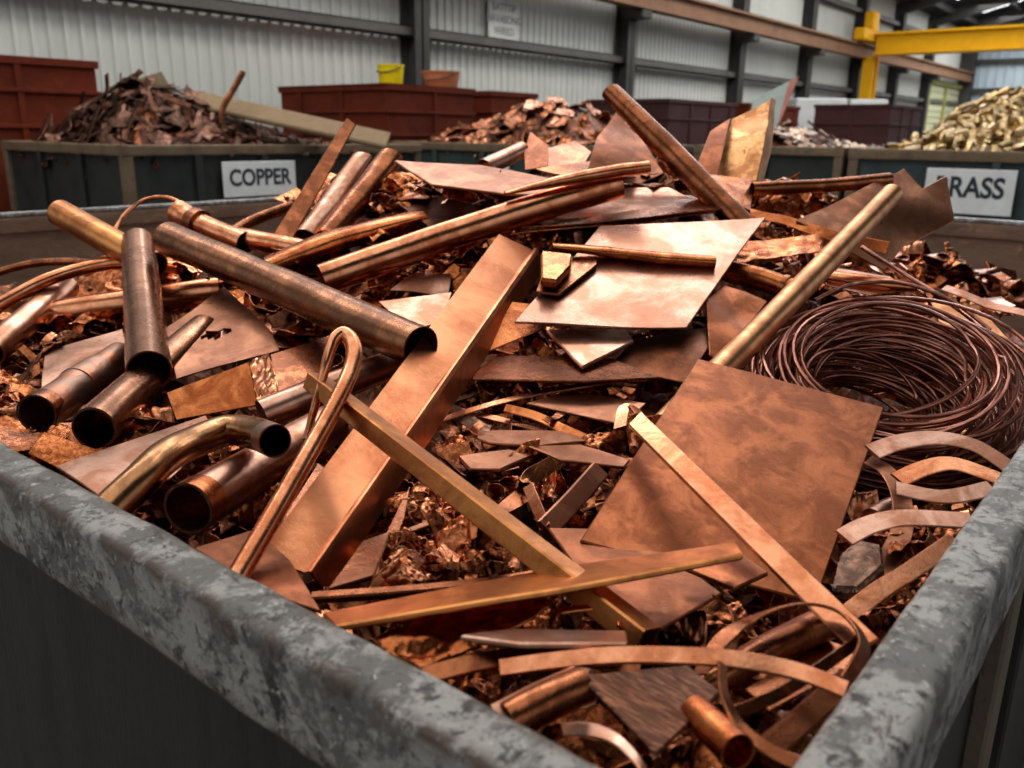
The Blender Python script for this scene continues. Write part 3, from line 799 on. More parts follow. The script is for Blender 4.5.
def bent_sheet_behind():
    GREY = matte('grey_green_sheet', (.24, .27, .25), (.18, .21, .19), 2, .5, .1, .3)
    PK = matte('pinkish_red_edge', (.30, .11, .085), (.20, .06, .045), 3, .5, .1, .3)
    def quad(px, mat, name, par=None):
        P = [D(*p) for p in px]; bm, n = sheet_bm(P, .012, 6, .03, 1.5, 0, 3)
        return link_mesh(name, bm, mat, par, smooth=30)
    o = quad([(752, 101, 9.6), (790, 81, 9.7), (778, 128, 9.3), (750, 136, 9.2)], GREY, 'bent_sheet')
    set_props(o, 'tall bent grey sheet with a red edge standing behind the upright golden sheet', 'sheet')
    quad([(789, 82, 9.68), (799, 76, 9.75), (784, 112, 9.4), (776, 130, 9.28)], PK, 'folded_edge', o)
bent_sheet_behind()
# ------------------------------------------------------------------ the heap in the front bin
bm = bmesh.new(); G = []; nx = ny = 190
bx0, bx1, by0, by1 = .41, 5.05, .15, 4.5
def bedz(x, y):
    z = mound(x, y) - .10
    q = Vector((x * 7, y * 7, 0)); z += .06 * (abs(noise.noise(q)) - .25) + .05 * (abs(noise.noise(q * 2.6)) - .25)
    return z
def warp(u): return u ** 1.6
for i in range(nx + 1):
    row = []
    for j in range(ny + 1):
        x = bx0 + (bx1 - bx0) * warp(i / nx); y = by0 + (by1 - by0) * warp(j / ny)
        row.append(bm.verts.new((x, y, bedz(x, y))))
    G.append(row)
for i in range(nx):
    for j in range(ny): bm.faces.new((G[i][j], G[i + 1][j], G[i + 1][j + 1], G[i][j + 1]))
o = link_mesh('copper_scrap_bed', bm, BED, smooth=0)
set_props(o, 'dark bed of fine copper scrap deep inside the front bin, gap shade in its colour', 'scrap metal', kind='stuff')

UP = Vector((0, 0, 1))
def nvec(a, b): return (UP - FW * a + RT * b).normalized()
_sd = [0]
def pipe(name, label, pts, rpx, mat, wall=.09, n=26, seg=22, hollow=True, squash=None, dent=.05, rs=None, cat='pipe', R0=None, group=None, kids=None):
    _sd[0] += 1
    P = [PT(p) for p in pts]; Rr = R0 or rpx * depth_of(P[0]) / F_PX
    rr = [Rr * k for k in (rs or [1] * len(P))]; sq = squash or [1] * len(P)
    P, (rr, sq) = resample(P, n, (rr, sq))
    bm = tube_bm(P, rr, Rr * wall, seg, hollow, sq, dent, _sd[0])
    o = link_mesh(name, bm, mat, smooth=45); set_props(o, label, cat, group)
    for kn, km, t0, t1, k in (kids or []):
        i0, i1 = int(t0 * (n - 1)), max(int(t1 * (n - 1)), int(t0 * (n - 1)) + 1)
        Q = P[i0:i1 + 1]
        if len(Q) == 2: Q = [Q[0], Q[0].lerp(Q[1], .5), Q[1]]
        link_mesh(kn, tube_bm(Q, [Rr * k] * len(Q), Rr * (k - .93), seg, True), km, o, smooth=45)
    return o
def plane_of(pts3):
    c = sum(pts3, Vector()) / len(pts3)
    A = np.array([list(p - c) for p in pts3]); _, _, vt = np.linalg.svd(A)
    n = Vector(vt[2]); return c, (n if n.z > 0 else -n)
def onplane(px, py, c, n):
    r = ray(px, py); return CAM + r * ((c - CAM).dot(n) / r.dot(n))
def sheet(name, label, poly, mat, nrm=None, anchor=None, refs=None, lift=.04, th=.004, bend=.004, freq=5, crumple=0.0, fn=None, holes=None, cuts=7, cat='sheet', group=None, smooth=30):
    _sd[0] += 1
    if refs: c, n = plane_of([PT(p) for p in refs])
    elif nrm is not None:
        if anchor is None: anchor = (sum(p[0] for p in poly) / len(poly), sum(p[1] for p in poly) / len(poly), lift)
        c = PT(anchor); n = nvec(*nrm)
    else: c, n = plane_of([M(p[0], p[1], lift) for p in poly])
    P = [onplane(p[0], p[1], c, n) for p in poly]
    hs = None
    if holes:
        hs = []
        for (hx, hy, hr) in holes:
            hc = onplane(hx, hy, c, n); rr = hr * depth_of(hc) / F_PX
            hs.append(lambda q, hc=hc, rr=rr: (q - hc).length < rr * (1 + .35 * noise.noise(q * 60)))
    bm, nn = sheet_bm(P, th, cuts, bend, freq, crumple, _sd[0], fn, hs)
    o = link_mesh(name, bm, mat, smooth=smooth); set_props(o, label, cat, group); return o
def bar(name, label, pts, wpx, th, mat, nrm=(0, 0), n=24, twist=0.0, wob=0.0, taper=None, cat='strip', W0=None, nrms=None, group=None):
    _sd[0] += 1
    P = [PT(p) for p in pts]; w = W0 or wpx * depth_of(P[len(P) // 2]) / F_PX
    N = [nvec(*q) for q in nrms] if nrms else [nvec(*nrm)] * len(P)
    P, (N,) = resample(P, n, (N,))
    o = link_mesh(name, ribbon_bm(P, N, w, th, twist, wob, _sd[0], taper), mat, smooth=32); set_props(o, label, cat, group); return o

# ---- big pipes at left
pipe('copper_pipe', 'long thick dull brown pipe with open orange end lying across the upper left', [(168, 238, 1.95), (290, 291, 1.70), (421, 348, 1.43)], 16.5, PAT, dent=.06, n=30, seg=32)
pipe('copper_pipe', 'stout dull copper pipe crossing on top, open end pointing straight at the viewer', [(149, 371, 1.50), (144, 310, 1.76), (138, 243, 2.08)], 22, PAT2, dent=.02, seg=32)
pipe('brass_pipe', 'short golden brass pipe sticking up behind the viewer-facing copper pipe', [(60, 213, 2.2), (155, 266, 2.02)], 13.5, BRS, dent=.01, seg=28)
pipe('scaled_pipe', 'open pipe with flaking grey scale at the far left edge of the pile', [(37, 414, 1.40), (75, 388, 1.52), (122, 358, 1.68)], 20, SCL, dent=.12, seg=30, kids=[('end_band', CUB, 0, .16, 1.03), ('torn_collar', SCL, .55, .72, 1.08)])
pipe('copper_pipe', 'open ended copper pipe just below the viewer-facing pipe', [(94, 428, 1.32), (140, 386, 1.50), (205, 330, 1.74)], 22, PAT2, dent=.03, seg=32)
pipe('bent_pipe', 'bent brassy brown pipe with open end ahead of the flat channel', [(275, 441, 1.115), (254, 433, 1.17), (226, 431, 1.19), (192, 443, 1.14), (165, 457, 1.08), (140, 481, 1.03), (108, 512, .99)], 17, BRD, dent=.03, seg=30, n=40, kids=[('end_patina', SCL, 0, .10, 1.01)])
pipe('copper_pipe', 'wide pinkish pipe with open mouth facing the near left rim', [(188, 509, 1.06), (250, 472, 1.20), (330, 425, 1.40)], 27, CUP, dent=.04, seg=34, kids=[('mouth_band', CUO, 0, .18, 1.02)])
pipe('copper_pipe', 'shiny pinkish pipe running behind the hairpin tube', [(262, 415, 1.42), (330, 388, 1.48), (398, 362, 1.56)], 16, CUP, dent=.04, seg=28)
pipe('hairpin_tube', 'bright copper tube bent into a hairpin standing at the near left', [(232, 586, .90), (285, 495, 1.00), (330, 414, 1.10), (350, 372, 1.16), (354, 348, 1.19), (345, 334, 1.21), (334, 340, 1.20), (326, 365, 1.18), (318, 395, 1.17), (306, 440, 1.14)], 11.5, CU, dent=.02, n=60, seg=24, rs=[1, 1, .95, .95, .95, .9, .75, .6, .5, .4], kids=[])
pipe('copper_pipe', 'bright copper pipe lying level behind the viewer-facing pipe', [(48, 315, 2.02), (130, 303, 2.0), (222, 290, 2.02)], 14, CU, dent=.05, seg=28)
pipe('copper_pipe', 'bright pipe slanting at the far left under the curved tube', [(-10, 352, 1.82), (30, 318, 1.96), (66, 287, 2.12)], 15, CUP, dent=.06, seg=28, n=22)
pipe('copper_tube', 'curved thin copper tube arching over the far left of the pile', [(-20, 316, 1.96), (40, 283, 2.02), (85, 268, 2.08), (125, 263, 2.1), (180, 268, 2.08)], 7, CU, dent=.03, n=34, seg=18)
pipe('copper_wire', 'thin copper wire arch behind the brass pipe', [(112, 236, 2.25), (122, 218, 2.3), (140, 202, 2.33), (162, 197, 2.33), (182, 204, 2.3), (196, 220, 2.25)], 2.2, CU, hollow=False, n=30, seg=8, cat='wire')
pipe('copper_pipe', 'short bright pipe with a collar beyond the long dull brown pipe', [(180, 214, 2.3), (205, 226, 2.24), (246, 243, 2.16)], 11, CU, dent=.06, rs=[1.25, 1, 1], kids=[('collar', CUB, .34, .46, 1.25)])
pipe('copper_pipe', 'bright round pipe partly under the long dull brown pipe at upper left', [(232, 236, 2.2), (285, 246, 2.12), (345, 258, 2.05)], 10, CU, dent=.04)
pipe('copper_tube', 'curved dull tube rising toward the flat leaning bar', [(222, 240, 2.25), (250, 222, 2.35), (292, 206, 2.45)], 6, CUB, dent=.03)
pipe('copper_tube', 'thin brownish tube along the inner left wall of the front bin', [(-20, 278, 2.5), (30, 264, 2.5), (80, 262, 2.46), (125, 270, 2.36)], 4, CUB, dent=.1)
# ---- leaning pieces at upper left
sheet('copper_bar', 'long flat brown bar leaning up at the top left of the pile', [(347, 117), (356, 124), (292, 240), (272, 236)], CUB, refs=[(350, 118, 2.45), (282, 238, 2.15), (296, 238, 2.16)], th=.008, bend=.002, cat='bar')
pipe('flattened_pipe', 'flattened pinkish pipe beside the leaning brown bar', [(362, 156, 2.35), (335, 195, 2.25), (306, 236, 2.15)], 10, CUP, squash=[.5, .6, .8], dent=.1)
pipe('copper_pipe', 'bright pipe with a torn end leaning right of the flattened pipe', [(391, 157, 2.3), (360, 198, 2.2), (328, 240, 2.1)], 13, CUB, dent=.14, squash=[.75, .85, .9])
pipe('flattened_pipe', 'crushed wide bright copper tube above the long dull brown pipe', [(268, 266, 2.0), (320, 246, 2.02), (365, 232, 2.06), (418, 216, 2.12)], 19, CUO, squash=[.45, .6, .55, .35], dent=.15, n=30, seg=28)
pipe('copper_pipe', 'long bright copper pipe rising to the right behind the flat channel', [(322, 280, 1.86), (420, 246, 1.93), (520, 213, 2.0), (618, 184, 2.06)], 16, CU, dent=.03, n=34, seg=30)
pipe('flattened_pipe', 'bright tube with a flattened end across the top of the pile', [(505, 193, 1.98), (560, 181, 1.99), (610, 172, 2.0), (648, 167, 2.01)], 8.5, CU, squash=[.35, .75, .8, .7], rs=[.7, .9, 1, 1.1], dent=.08, n=30)
pipe('copper_pipe', 'diagonal copper pipe pointing up left above the top of the pile', [(611, 92, 2.3), (672, 154, 2.2), (745, 228, 2.08)], 11.5, CUB, dent=.07, n=30, seg=26, squash=[.8, 1, 1])
pipe('copper_pipe', 'short pipe stub behind the pale top sheet', [(484, 168, 2.35), (522, 150, 2.5)], 9, CUP, dent=.05)
pipe('brass_rod', 'long golden brass tube slanting across the right of the pile', [(892, 194, 1.92), (780, 310, 1.56), (664, 428, 1.28)], 10.5, BRO, dent=.01, n=30, seg=30, hollow=True, wall=.5, cat='rod')
pipe('copper_pipe', 'level copper pipe at the top right pointing at the torn brown sheet', [(752, 189, 2.2), (820, 186, 2.22), (890, 180, 2.24)], 7, CUB, dent=.1)
pipe('copper_pipe', 'short dark copper tube under the edge of the large bright sheet', [(715, 268, 1.95), (760, 279, 1.9), (792, 290, 1.86)], 11, CUO, dent=.05, kids=[('collar', CUB, .8, .9, 1.12)])
pipe('copper_tube', 'thin flattened tube just above the wire coil', [(826, 276, 1.9), (870, 283, 1.86), (918, 287, 1.82)], 9, CU, squash=[.7, .8, .5], dent=.08)

# ---- large sheets
_c3, _n3 = plane_of([D(766, 216, 2.0), D(687, 326, 1.62), D(520, 322, 1.62)])
def S3P(px, py, h=.009): return onplane(px, py, _c3 + _n3 * h, _n3)
sheet('copper_sheet', 'large bright copper sheet in the upper middle of the pile', [(766, 216), (687, 326), (514, 322), (600, 226)], CUPS, refs=[(766, 216, 2.0), (687, 326, 1.62), (520, 322, 1.62)], th=.005, bend=.010, freq=4)
sheet('copper_sheet', 'big square brown copper plate leaning at the right, under the brass tube', [(698, 358), (884, 407), (815, 603), (580, 540)], CUST, refs=[(698, 358, 1.36), (884, 407, 1.30), (640, 565, .985)], th=.006, bend=.0025, freq=4)
sheet('copper_sheet', 'pale pink copper sheet with a pointed left corner at the top of the pile', [(394, 160), (480, 165), (628, 192), (585, 196), (505, 194), (432, 184)], CUM, refs=[(394, 160, 2.2), (432, 184, 2.06), (628, 194, 2.10)], th=.006, bend=.004)
sheet('copper_sheet', 'topmost sheet of the thin stack behind the large bright sheet', [(600, 188), (669, 187), (709, 205), (640, 213), (520, 222)], CUP, refs=[(669, 187, 2.22), (709, 205, 2.12), (522, 221, 2.02)], th=.004, bend=.006)
sheet('copper_sheet', 'second sheet of the thin stack behind the large bright sheet', [(560, 200), (690, 196), (722, 208), (650, 218), (512, 228)], CUB, refs=[(690, 196, 2.2), (722, 208, 2.08), (512, 228, 1.99)], th=.004, bend=.008)
sheet('copper_sheet', 'lowest sheet of the thin stack behind the large bright sheet', [(540, 215), (700, 206), (716, 213), (640, 222), (510, 236)], CUO, refs=[(700, 206, 2.16), (716, 213, 2.08), (510, 236, 1.97)], th=.004, bend=.012)
pipe('flattened_pipe', 'narrow folded copper strip lying across the large bright sheet', [S3P(552, 246, .022), S3P(600, 251, .012), S3P(660, 258), S3P(715, 262)], 8.5, CUO, squash=[.4, .6, .7, .75], dent=.1)
sheet('copper_offcut', 'small bright square plate poking out under the large bright sheet', [(546, 330), (626, 328), (634, 340), (582, 367)], CUP, refs=[(546, 330, 1.66), (634, 340, 1.62), (582, 367, 1.52)], th=.008, bend=.004, cat='offcut')
sheet('copper_sheet', 'flat dark plate edge on below the small bright square plate', [(472, 378), (487, 354), (612, 358), (660, 377), (590, 381)], CUB, refs=[(472, 378, 1.50), (487, 354, 1.62), (660, 377, 1.50)], th=.006, bend=.003)
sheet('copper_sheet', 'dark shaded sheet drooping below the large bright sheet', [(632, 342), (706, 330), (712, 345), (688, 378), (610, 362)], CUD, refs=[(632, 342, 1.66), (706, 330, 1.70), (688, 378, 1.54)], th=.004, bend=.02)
sheet('copper_sheet', 'stained brown sheet hanging between the large bright sheet and the brass tube', [(706, 298), (726, 283), (766, 304), (722, 356), (712, 350)], CUST, refs=[(706, 298, 1.72), (766, 304, 1.76), (716, 356, 1.58)], th=.004, bend=.03, freq=7)
sheet('copper_sheet', 'torn brown copper sheet standing at the upper right before the BRASS sign', [(904, 169), (922, 189), (944, 179), (955, 220), (906, 244), (884, 270), (795, 222)], CUM, refs=[(904, 169, 2.3), (955, 220, 2.2), (800, 224, 2.05)], th=.005, bend=.02, freq=6)
sheet('copper_sheet', 'upright golden stained sheet standing at the top right of the pile', [(731, 118), (772, 97), (764, 150), (757, 182), (716, 182)], GLD, refs=[(731, 118, 2.52), (772, 97, 2.50), (735, 182, 2.36)], th=.006, bend=.012, freq=6)
sheet('copper_sheet', 'brown folded flank left of the upright golden sheet', [(710, 132), (731, 117), (716, 182), (692, 178)], CUST, refs=[(710, 132, 2.46), (731, 117, 2.515), (704, 182, 2.3)], th=.005, bend=.01)
sheet('copper_sheet', 'narrow golden edge strip right of the upright golden sheet', [(772, 97), (776, 100), (772, 150), (763, 184), (757, 182)], BRO, refs=[(772, 97, 2.495), (776, 100, 2.54), (760, 183, 2.38)], th=.004, bend=.004)
sheet('copper_sheet', 'dark orange curled sheet standing right of the diagonal pipe', [(706, 176), (751, 174), (754, 182), (751, 210), (722, 200)], CUO, refs=[(706, 176, 2.2), (752, 175, 2.26), (748, 210, 2.1)], th=.004, bend=.02, freq=7)
sheet('copper_sheet', 'pointed red brown sheet standing behind the flattened bright tube', [(616, 114), (640, 136), (664, 172), (640, 182), (586, 176), (596, 140)], CUST, refs=[(616, 114, 2.5), (664, 172, 2.3), (586, 176, 2.2)], th=.004, bend=.02, freq=6)
sheet('copper_sheet', 'pitted copper plate standing behind the pale top sheet', [(530, 132), (552, 148), (552, 166), (525, 170), (524, 152)], CUST, refs=[(530, 132, 2.55), (552, 148, 2.5), (525, 170, 2.4)], th=.005, bend=.006)
sheet('copper_sheet', 'bright jagged plate left of the pointed red brown sheet', [(548, 150), (574, 141), (592, 151), (580, 166), (548, 170)], CUM, refs=[(574, 141, 2.5), (592, 152, 2.44), (548, 170, 2.3)], th=.004, bend=.014, freq=8)
sheet('copper_sheet', 'low brown sheet edge between the pale top sheet and pointed sheet', [(535, 170), (592, 158), (640, 168), (636, 182), (570, 180)], CUO, refs=[(535, 170, 2.3), (592, 158, 2.34), (636, 182, 2.2)], th=.004, bend=.02)
sheet('copper_sheet', 'flat copper sheet with a torn hole beside the viewer-facing pipe', [(224, 288), (270, 330), (279, 349), (176, 379), (166, 327)], CUM, refs=[(224, 288, 1.86), (279, 349, 1.62), (176, 379, 1.52)], th=.003, bend=.008, holes=[(214, 335, 9), (222, 332, 7)], cuts=8)
sheet('copper_sheet', 'wide dark orange strip below the sheet with the torn hole', [(166, 392), (249, 361), (258, 405), (176, 420)], CUO, refs=[(166, 392, 1.47), (249, 361, 1.52), (176, 420, 1.45)], th=.004, bend=.006)
sheet('copper_sheet', 'bright crinkled fold at the end of the dark orange strip', [(249, 361), (268, 352), (278, 384), (274, 398), (258, 405)], CU, refs=[(249, 361, 1.575), (270, 353, 1.56), (260, 404, 1.45)], th=.003, bend=.004, crumple=.010, freq=12, cuts=8)
sheet('copper_sheet', 'brown strip continuing right of the bright crinkled fold', [(270, 352), (330, 334), (328, 372), (278, 392)], CUB, refs=[(270, 352, 1.58), (330, 334, 1.66), (278, 392, 1.48)], th=.004, bend=.008)
sheet('copper_sheet', 'pinkish flat sheet against the near left rim below the bent pipe', [(56, 468), (150, 436), (206, 416), (216, 440), (170, 478), (108, 500)], CUP, refs=[(56, 468, 1.2), (206, 416, 1.42), (108, 500, 1.10)], th=.004, bend=.008)
sheet('copper_sheet', 'triangular copper plate resting on the near left rim', [(194, 548), (256, 528), (290, 560), (322, 612), (272, 596)], CUST, refs=[(194, 548, .985), (256, 528, 1.04), (320, 612, .86)], th=.004, bend=.004)
sheet('copper_sheet', 'scratched dark plate tucked right of the channel foot', [(362, 540), (391, 530), (374, 574), (326, 589)], CUB, refs=[(362, 540, 1.01), (391, 530, 1.04), (326, 589, .90)], th=.006, bend=.004)
sheet('copper_sheet', 'thin copper sheet edge along the wide pinkish pipe', [(258, 544), (294, 500), (318, 462), (326, 468), (300, 516), (272, 550)], CUB, refs=[(258, 544, 1.02), (320, 462, 1.22), (298, 508, 1.10)], th=.003, bend=.006)
sheet('copper_offcut', 'flat pink offcut at the far left under the level bright pipe', [(45, 350), (122, 328), (128, 352), (40, 394)], CUP, refs=[(45, 350, 1.74), (122, 328, 1.82), (40, 394, 1.55)], th=.003, bend=.012, freq=8, cat='offcut')
sheet('copper_offcut', 'small box shaped copper offcut beside the channel top', [(541, 250), (573, 253), (571, 264), (556, 281), (541, 279)], CUO, refs=[S3P(541, 250, .036), S3P(573, 253, .036), S3P(548, 280, .036)], th=.022, bend=.004, cat='offcut')
sheet('copper_offcut', 'flat offcut under the small box shaped piece by the channel', [(548, 262), (598, 256), (597, 263), (560, 294), (536, 291)], CUB, refs=[S3P(548, 262, .012), S3P(598, 257, .012), S3P(548, 293, .012)], th=.006, bend=.006, cat='offcut')
sheet('copper_offcut', 'dull shiny patch of sheet between the two long pipes', [(390, 292), (430, 262), (452, 275), (448, 294)], CUP, refs=[(390, 292, 1.86), (430, 262, 1.98), (448, 294, 1.86)], th=.004, bend=.01, freq=10, cat='offcut')
sheet('copper_sheet', 'level copper strip passing under the channel left side', [(378, 300), (452, 292), (442, 322), (410, 330)], CUP, refs=[(378, 300, 1.82), (452, 292, 1.84), (410, 330, 1.74)], th=.004, bend=.006)
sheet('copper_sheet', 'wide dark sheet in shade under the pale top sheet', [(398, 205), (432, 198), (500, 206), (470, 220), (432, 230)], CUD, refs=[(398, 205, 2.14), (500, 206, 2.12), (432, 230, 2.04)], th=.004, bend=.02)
sheet('copper_sheet', 'orange sheet edge just right of the channel top', [(512, 300), (560, 306), (540, 330), (486, 352), (500, 322)], CUO, refs=[(512, 300, 1.72), (560, 306, 1.72), (486, 352, 1.60)], th=.004, bend=.01)

# ---- flat channel: web, lip and side flange pressed from one sheet
def channel():
    A, B, C_, Dd = D(499, 234, 1.90), D(533, 250, 1.92), D(306, 574, 1.00), D(258, 556, .99)
    E0, E1 = D(545, 268, 1.98), D(329, 592, 1.03)
    n = (B - A).cross(C_ - B).normalized(); ax = (C_ - B).normalized()
    if n.z < 0: n = -n
    w = ((B - A) - ax * (B - A).dot(ax)).normalized(); bm = bmesh.new(); th = .003; k = 36; rings = []
    for i in range(k + 1):
        t = i / k; l = A.lerp(Dd, t); r = B.lerp(C_, t); e = E0.lerp(E1, t); s = 1 - .3 * t
        o = n * (.003 * noise.noise(r * 5))
        lip = .009 * s; q = .013 * s
        top = [l, l.lerp(r, .33), l.lerp(r, .66), r - w * .002, r + w * .001 + n * lip * .8, r + w * q * .4 + n * lip, r + w * q + n * (lip - .004), (r + w * q + n * (lip - .004)).lerp(e, .5) - n * .002, e]
        inn = [p - n * th if j < 6 else p - n * th * .6 - w * th for j, p in enumerate(top)]
        rings.append([bm.verts.new(p + o) for p in top + inn[::-1]])
    m = len(rings[0])
    for i in range(k):
        for j in range(m): bm.faces.new((rings[i][j], rings[i][(j + 1) % m], rings[i + 1][(j + 1) % m], rings[i + 1][j]))
    bm.faces.new(rings[0]); bm.faces.new(rings[-1][::-1])
    o = link_mesh('copper_channel', bm, CU2, smooth=25); set_props(o, 'long wide bright copper channel with a folded right edge in the left middle', 'channel')
CU2 = metal('copper_satin', (.88, .34, .155), (.58, .185, .075), .4, 5, (.30, .46), .05, scratch=.6)
channel()
# ---- bars in the middle
def box_beam(name, label, p0, p1, wa, wb, roll, mat, cat='bar', bev=.002, hollow=True):
    """square tube between two places"""
    P0, P1 = PT(p0), PT(p1); ax = (P1 - P0).normalized()
    n = UP - ax * UP.dot(ax); n.normalize(); n = Matrix.Rotation(roll, 3, ax) @ n; s = ax.cross(n); bm = bmesh.new(); k = 24; rings = []
    for i in range(k + 1):
        c = P0.lerp(P1, i / k); r = []
        for a, b in ((-wa + bev, -wb), (wa - bev, -wb), (wa, -wb + bev), (wa, wb - bev), (wa - bev, wb), (-wa + bev, wb), (-wa, wb - bev), (-wa, -wb + bev)):
            r.append(bm.verts.new(c + s * a + n * b))
        rings.append(r)
    for i in range(k):
        for j in range(8): bm.faces.new((rings[i][j], rings[i][(j + 1) % 8], rings[i + 1][(j + 1) % 8], rings[i + 1][j]))
    for rg, f in ((rings[0], 1), (rings[-1], -1)):
        if hollow:
            c = sum((v.co for v in rg), Vector()) / 8; inner = [bm.verts.new(c + (v.co - c) * .8) for v in rg]
            deep = [bm.verts.new(v.co + ax * (.03 * f)) for v in inner]
            for j in range(8):
                bm.faces.new((rg[j], rg[(j + 1) % 8], inner[(j + 1) % 8], inner[j])); bm.faces.new((inner[j], inner[(j + 1) % 8], deep[(j + 1) % 8], deep[j]))
            bm.faces.new(deep)
        else: bm.faces.new(rg)
    o = link_mesh(name, bm, mat, smooth=20); set_props(o, label, cat); return o
box_beam('brass_bar', 'long square golden brass bar crossing the channel toward the bottom middle', (314, 381, 1.20), (648, 640, .80), .0145, .0125, -.30, BRS)
sheet('brass_bar', 'flat golden bar with a bright front edge across the lower middle', [(322, 612), (560, 566), (736, 541), (743, 552), (560, 588), (334, 625)], BRS, refs=[(322, 614, .82), (740, 545, .90), (560, 590, .80)], th=.007, bend=.0015, cat='bar')
sheet('copper_bar', 'bright flat copper bar lying down the big square plate', [(628, 424), (641, 411), (880, 638), (854, 652)], CU, refs=[(634, 418, 1.16), (641, 411, 1.17), (866, 646, .78)], th=.006, bend=.001, cat='bar')
bar('copper_tab', 'small bent copper tab above the bright flat bar end', [(620, 428, 1.2), (624, 410, 1.24), (634, 408, 1.24), (640, 418, 1.2)], 14, .003, CU, nrms=[(1, -.8), (.6, -.4), (0, .5), (1, 1)], cat='tab')
sheet('copper_sheet', 'dull plate below the big square plate, crossed by the golden bars', [(548, 528), (640, 530), (722, 592), (656, 632), (600, 600)], CUST, refs=[(548, 528, 1.04), (722, 592, .93), (656, 632, .85)], th=.005, bend=.003)
sheet('copper_offcut', 'small brown plate corner overlapping the foot of the big square plate', [(684, 567), (742, 553), (769, 572), (734, 588)], CUST, refs=[(684, 567, .93), (742, 553, .95), (734, 588, .89)], th=.006, bend=.002, cat='offcut')
sheet('copper_sheet', 'crinkled glowing orange sheet under the flat golden bar', [(372, 642), (433, 613), (545, 591), (554, 606), (462, 654), (421, 667)], CUO, refs=[(372, 642, .78), (545, 592, .87), (430, 667, .76)], th=.003, bend=.008, crumple=.010, freq=10, cuts=8)
sheet('copper_bar', 'short flat bar with blunt end near the bottom middle', [(459, 634), (512, 628), (626, 630), (628, 642), (520, 642)], CUP, refs=[(459, 635, .76), (626, 630, .78), (520, 642, .74)], th=.006, bend=.001, cat='bar')
bar('copper_strip', 'rounded tube-like rail under the flat golden bar at left', [(312, 598, .89), (400, 592, .90), (482, 584, .92), (560, 572, .94)], 11, .010, CUB, (.2, 0), cat='strip')
bar('copper_strip', 'dark curved strip beneath the short flat bar', [(424, 676, .74), (490, 660, .76), (560, 655, .77), (640, 668, .76)], 20, .004, CUB, (.5, 0))
bar('copper_strip', 'bright gently curved flat strip across the bottom, ending at the near right rim', [(500, 668, .735), (560, 660, .735), (627, 655, .73), (720, 658, .72), (792, 670, .71), (846, 690, .69)], 19, .004, CU, (.65, 0), n=36)
bar('copper_clip', 'small bracket shaped copper strip above the short flat bar', [(552, 630, .80), (556, 614, .82), (585, 608, .83), (616, 608, .83), (620, 628, .80)], 8, .003, CUO, nrms=[(0, -1), (.4, -.6), (.3, 0), (.3, .6), (0, 1)])
sheet('copper_plate', 'dark ridged plate at the bottom middle', [(580, 674), (688, 664), (721, 691), (657, 753)], STR, refs=[(580, 674, .715), (721, 691, .71), (657, 753, .635)], th=.005, bend=.001, cat='plate')
bar('rolled_sheet', 'short rolled piece of copper near the bottom left of the ridged plate', [(500, 722, .68), (545, 700, .70), (588, 682, .725)], 40, .004, CUP, nrms=[(.8, -.5), (.8, -.2), (.8, .2)], cat='offcut')
pipe('rolled_sheet', 'short pinkish rolled tube beside the ridged plate', [(508, 722, .685), (545, 703, .70), (584, 686, .72)], 20, CUB, dent=.06, seg=26, n=14)
pipe('copper_pipe', 'short copper pipe stub below the right corner of the ridged plate', [(738, 752, .63), (695, 712, .69)], 19, CUO, dent=.05, seg=28, n=14)
bar('copper_band', 'dark copper band loop standing below the end of the bright flat bar', [(700, 675, .74), (722, 640, .77), (760, 615, .80), (804, 604, .81), (842, 614, .80), (864, 645, .76), (846, 684, .72)], 17, .003, CUB, nrms=[(.3, -1), (.8, -.8), (-.6, -.2), (-.6, .2), (-.4, .6), (.2, 1), (.6, 1)], n=46, cat='band')
bar('copper_band', 'curved copper band hooking down right of the ridged plate', [(722, 664, .70), (724, 695, .68), (742, 728, .655), (772, 752, .64), (800, 764, .63)], 15, .003, CUB, nrms=[(.3, 1), (.5, .9), (.7, .6), (.8, .3), (.8, 0)], n=30, cat='band')
bar('copper_band', 'small upright curl of copper band beside the small brown plate corner', [(716, 598, .86), (732, 612, .83), (736, 630, .81), (728, 652, .79)], 12, .0025, CUB, nrms=[(.2, 1), (.2, 1), (.2, 1), (.2, .8)], n=20, cat='band')
bar('copper_band', 'curved band at the very bottom left of the ridged plate', [(562, 730, .655), (590, 730, .66), (616, 740, .65), (640, 765, .63), (650, 790, .61)], 14, .003, CUP, nrms=[(.6, -.4), (.7, 0), (.6, .5), (.4, .8), (.3, .9)], n=26, cat='band')
pipe('copper_pipe', 'dull tapered tube inside the dark band loop', [(694, 694, .75), (750, 660, .80), (826, 622, .86)], 17, CUB, dent=.08, rs=[.8, 1, 1.1], seg=24)
bar('copper_bar', 'dark brown flat bar against the near right rim at the bottom', [(764, 752, .66), (800, 722, .69), (850, 678, .74)], 26, .006, CUB, (.3, .2), cat='bar')
sheet('copper_sheet', 'orange sheet sloping behind the bright curved strip', [(745, 690), (825, 638), (862, 650), (850, 668), (770, 712)], CUO, refs=[(745, 690, .76), (825, 638, .86), (850, 668, .80)], th=.003, bend=.006)
bar('copper_strip', 'thin bright edged strip below the bright curved strip at right', [(730, 714, .68), (775, 696, .70), (820, 668, .74), (860, 640, .78)], 12, .003, CUB, (.6, .3))
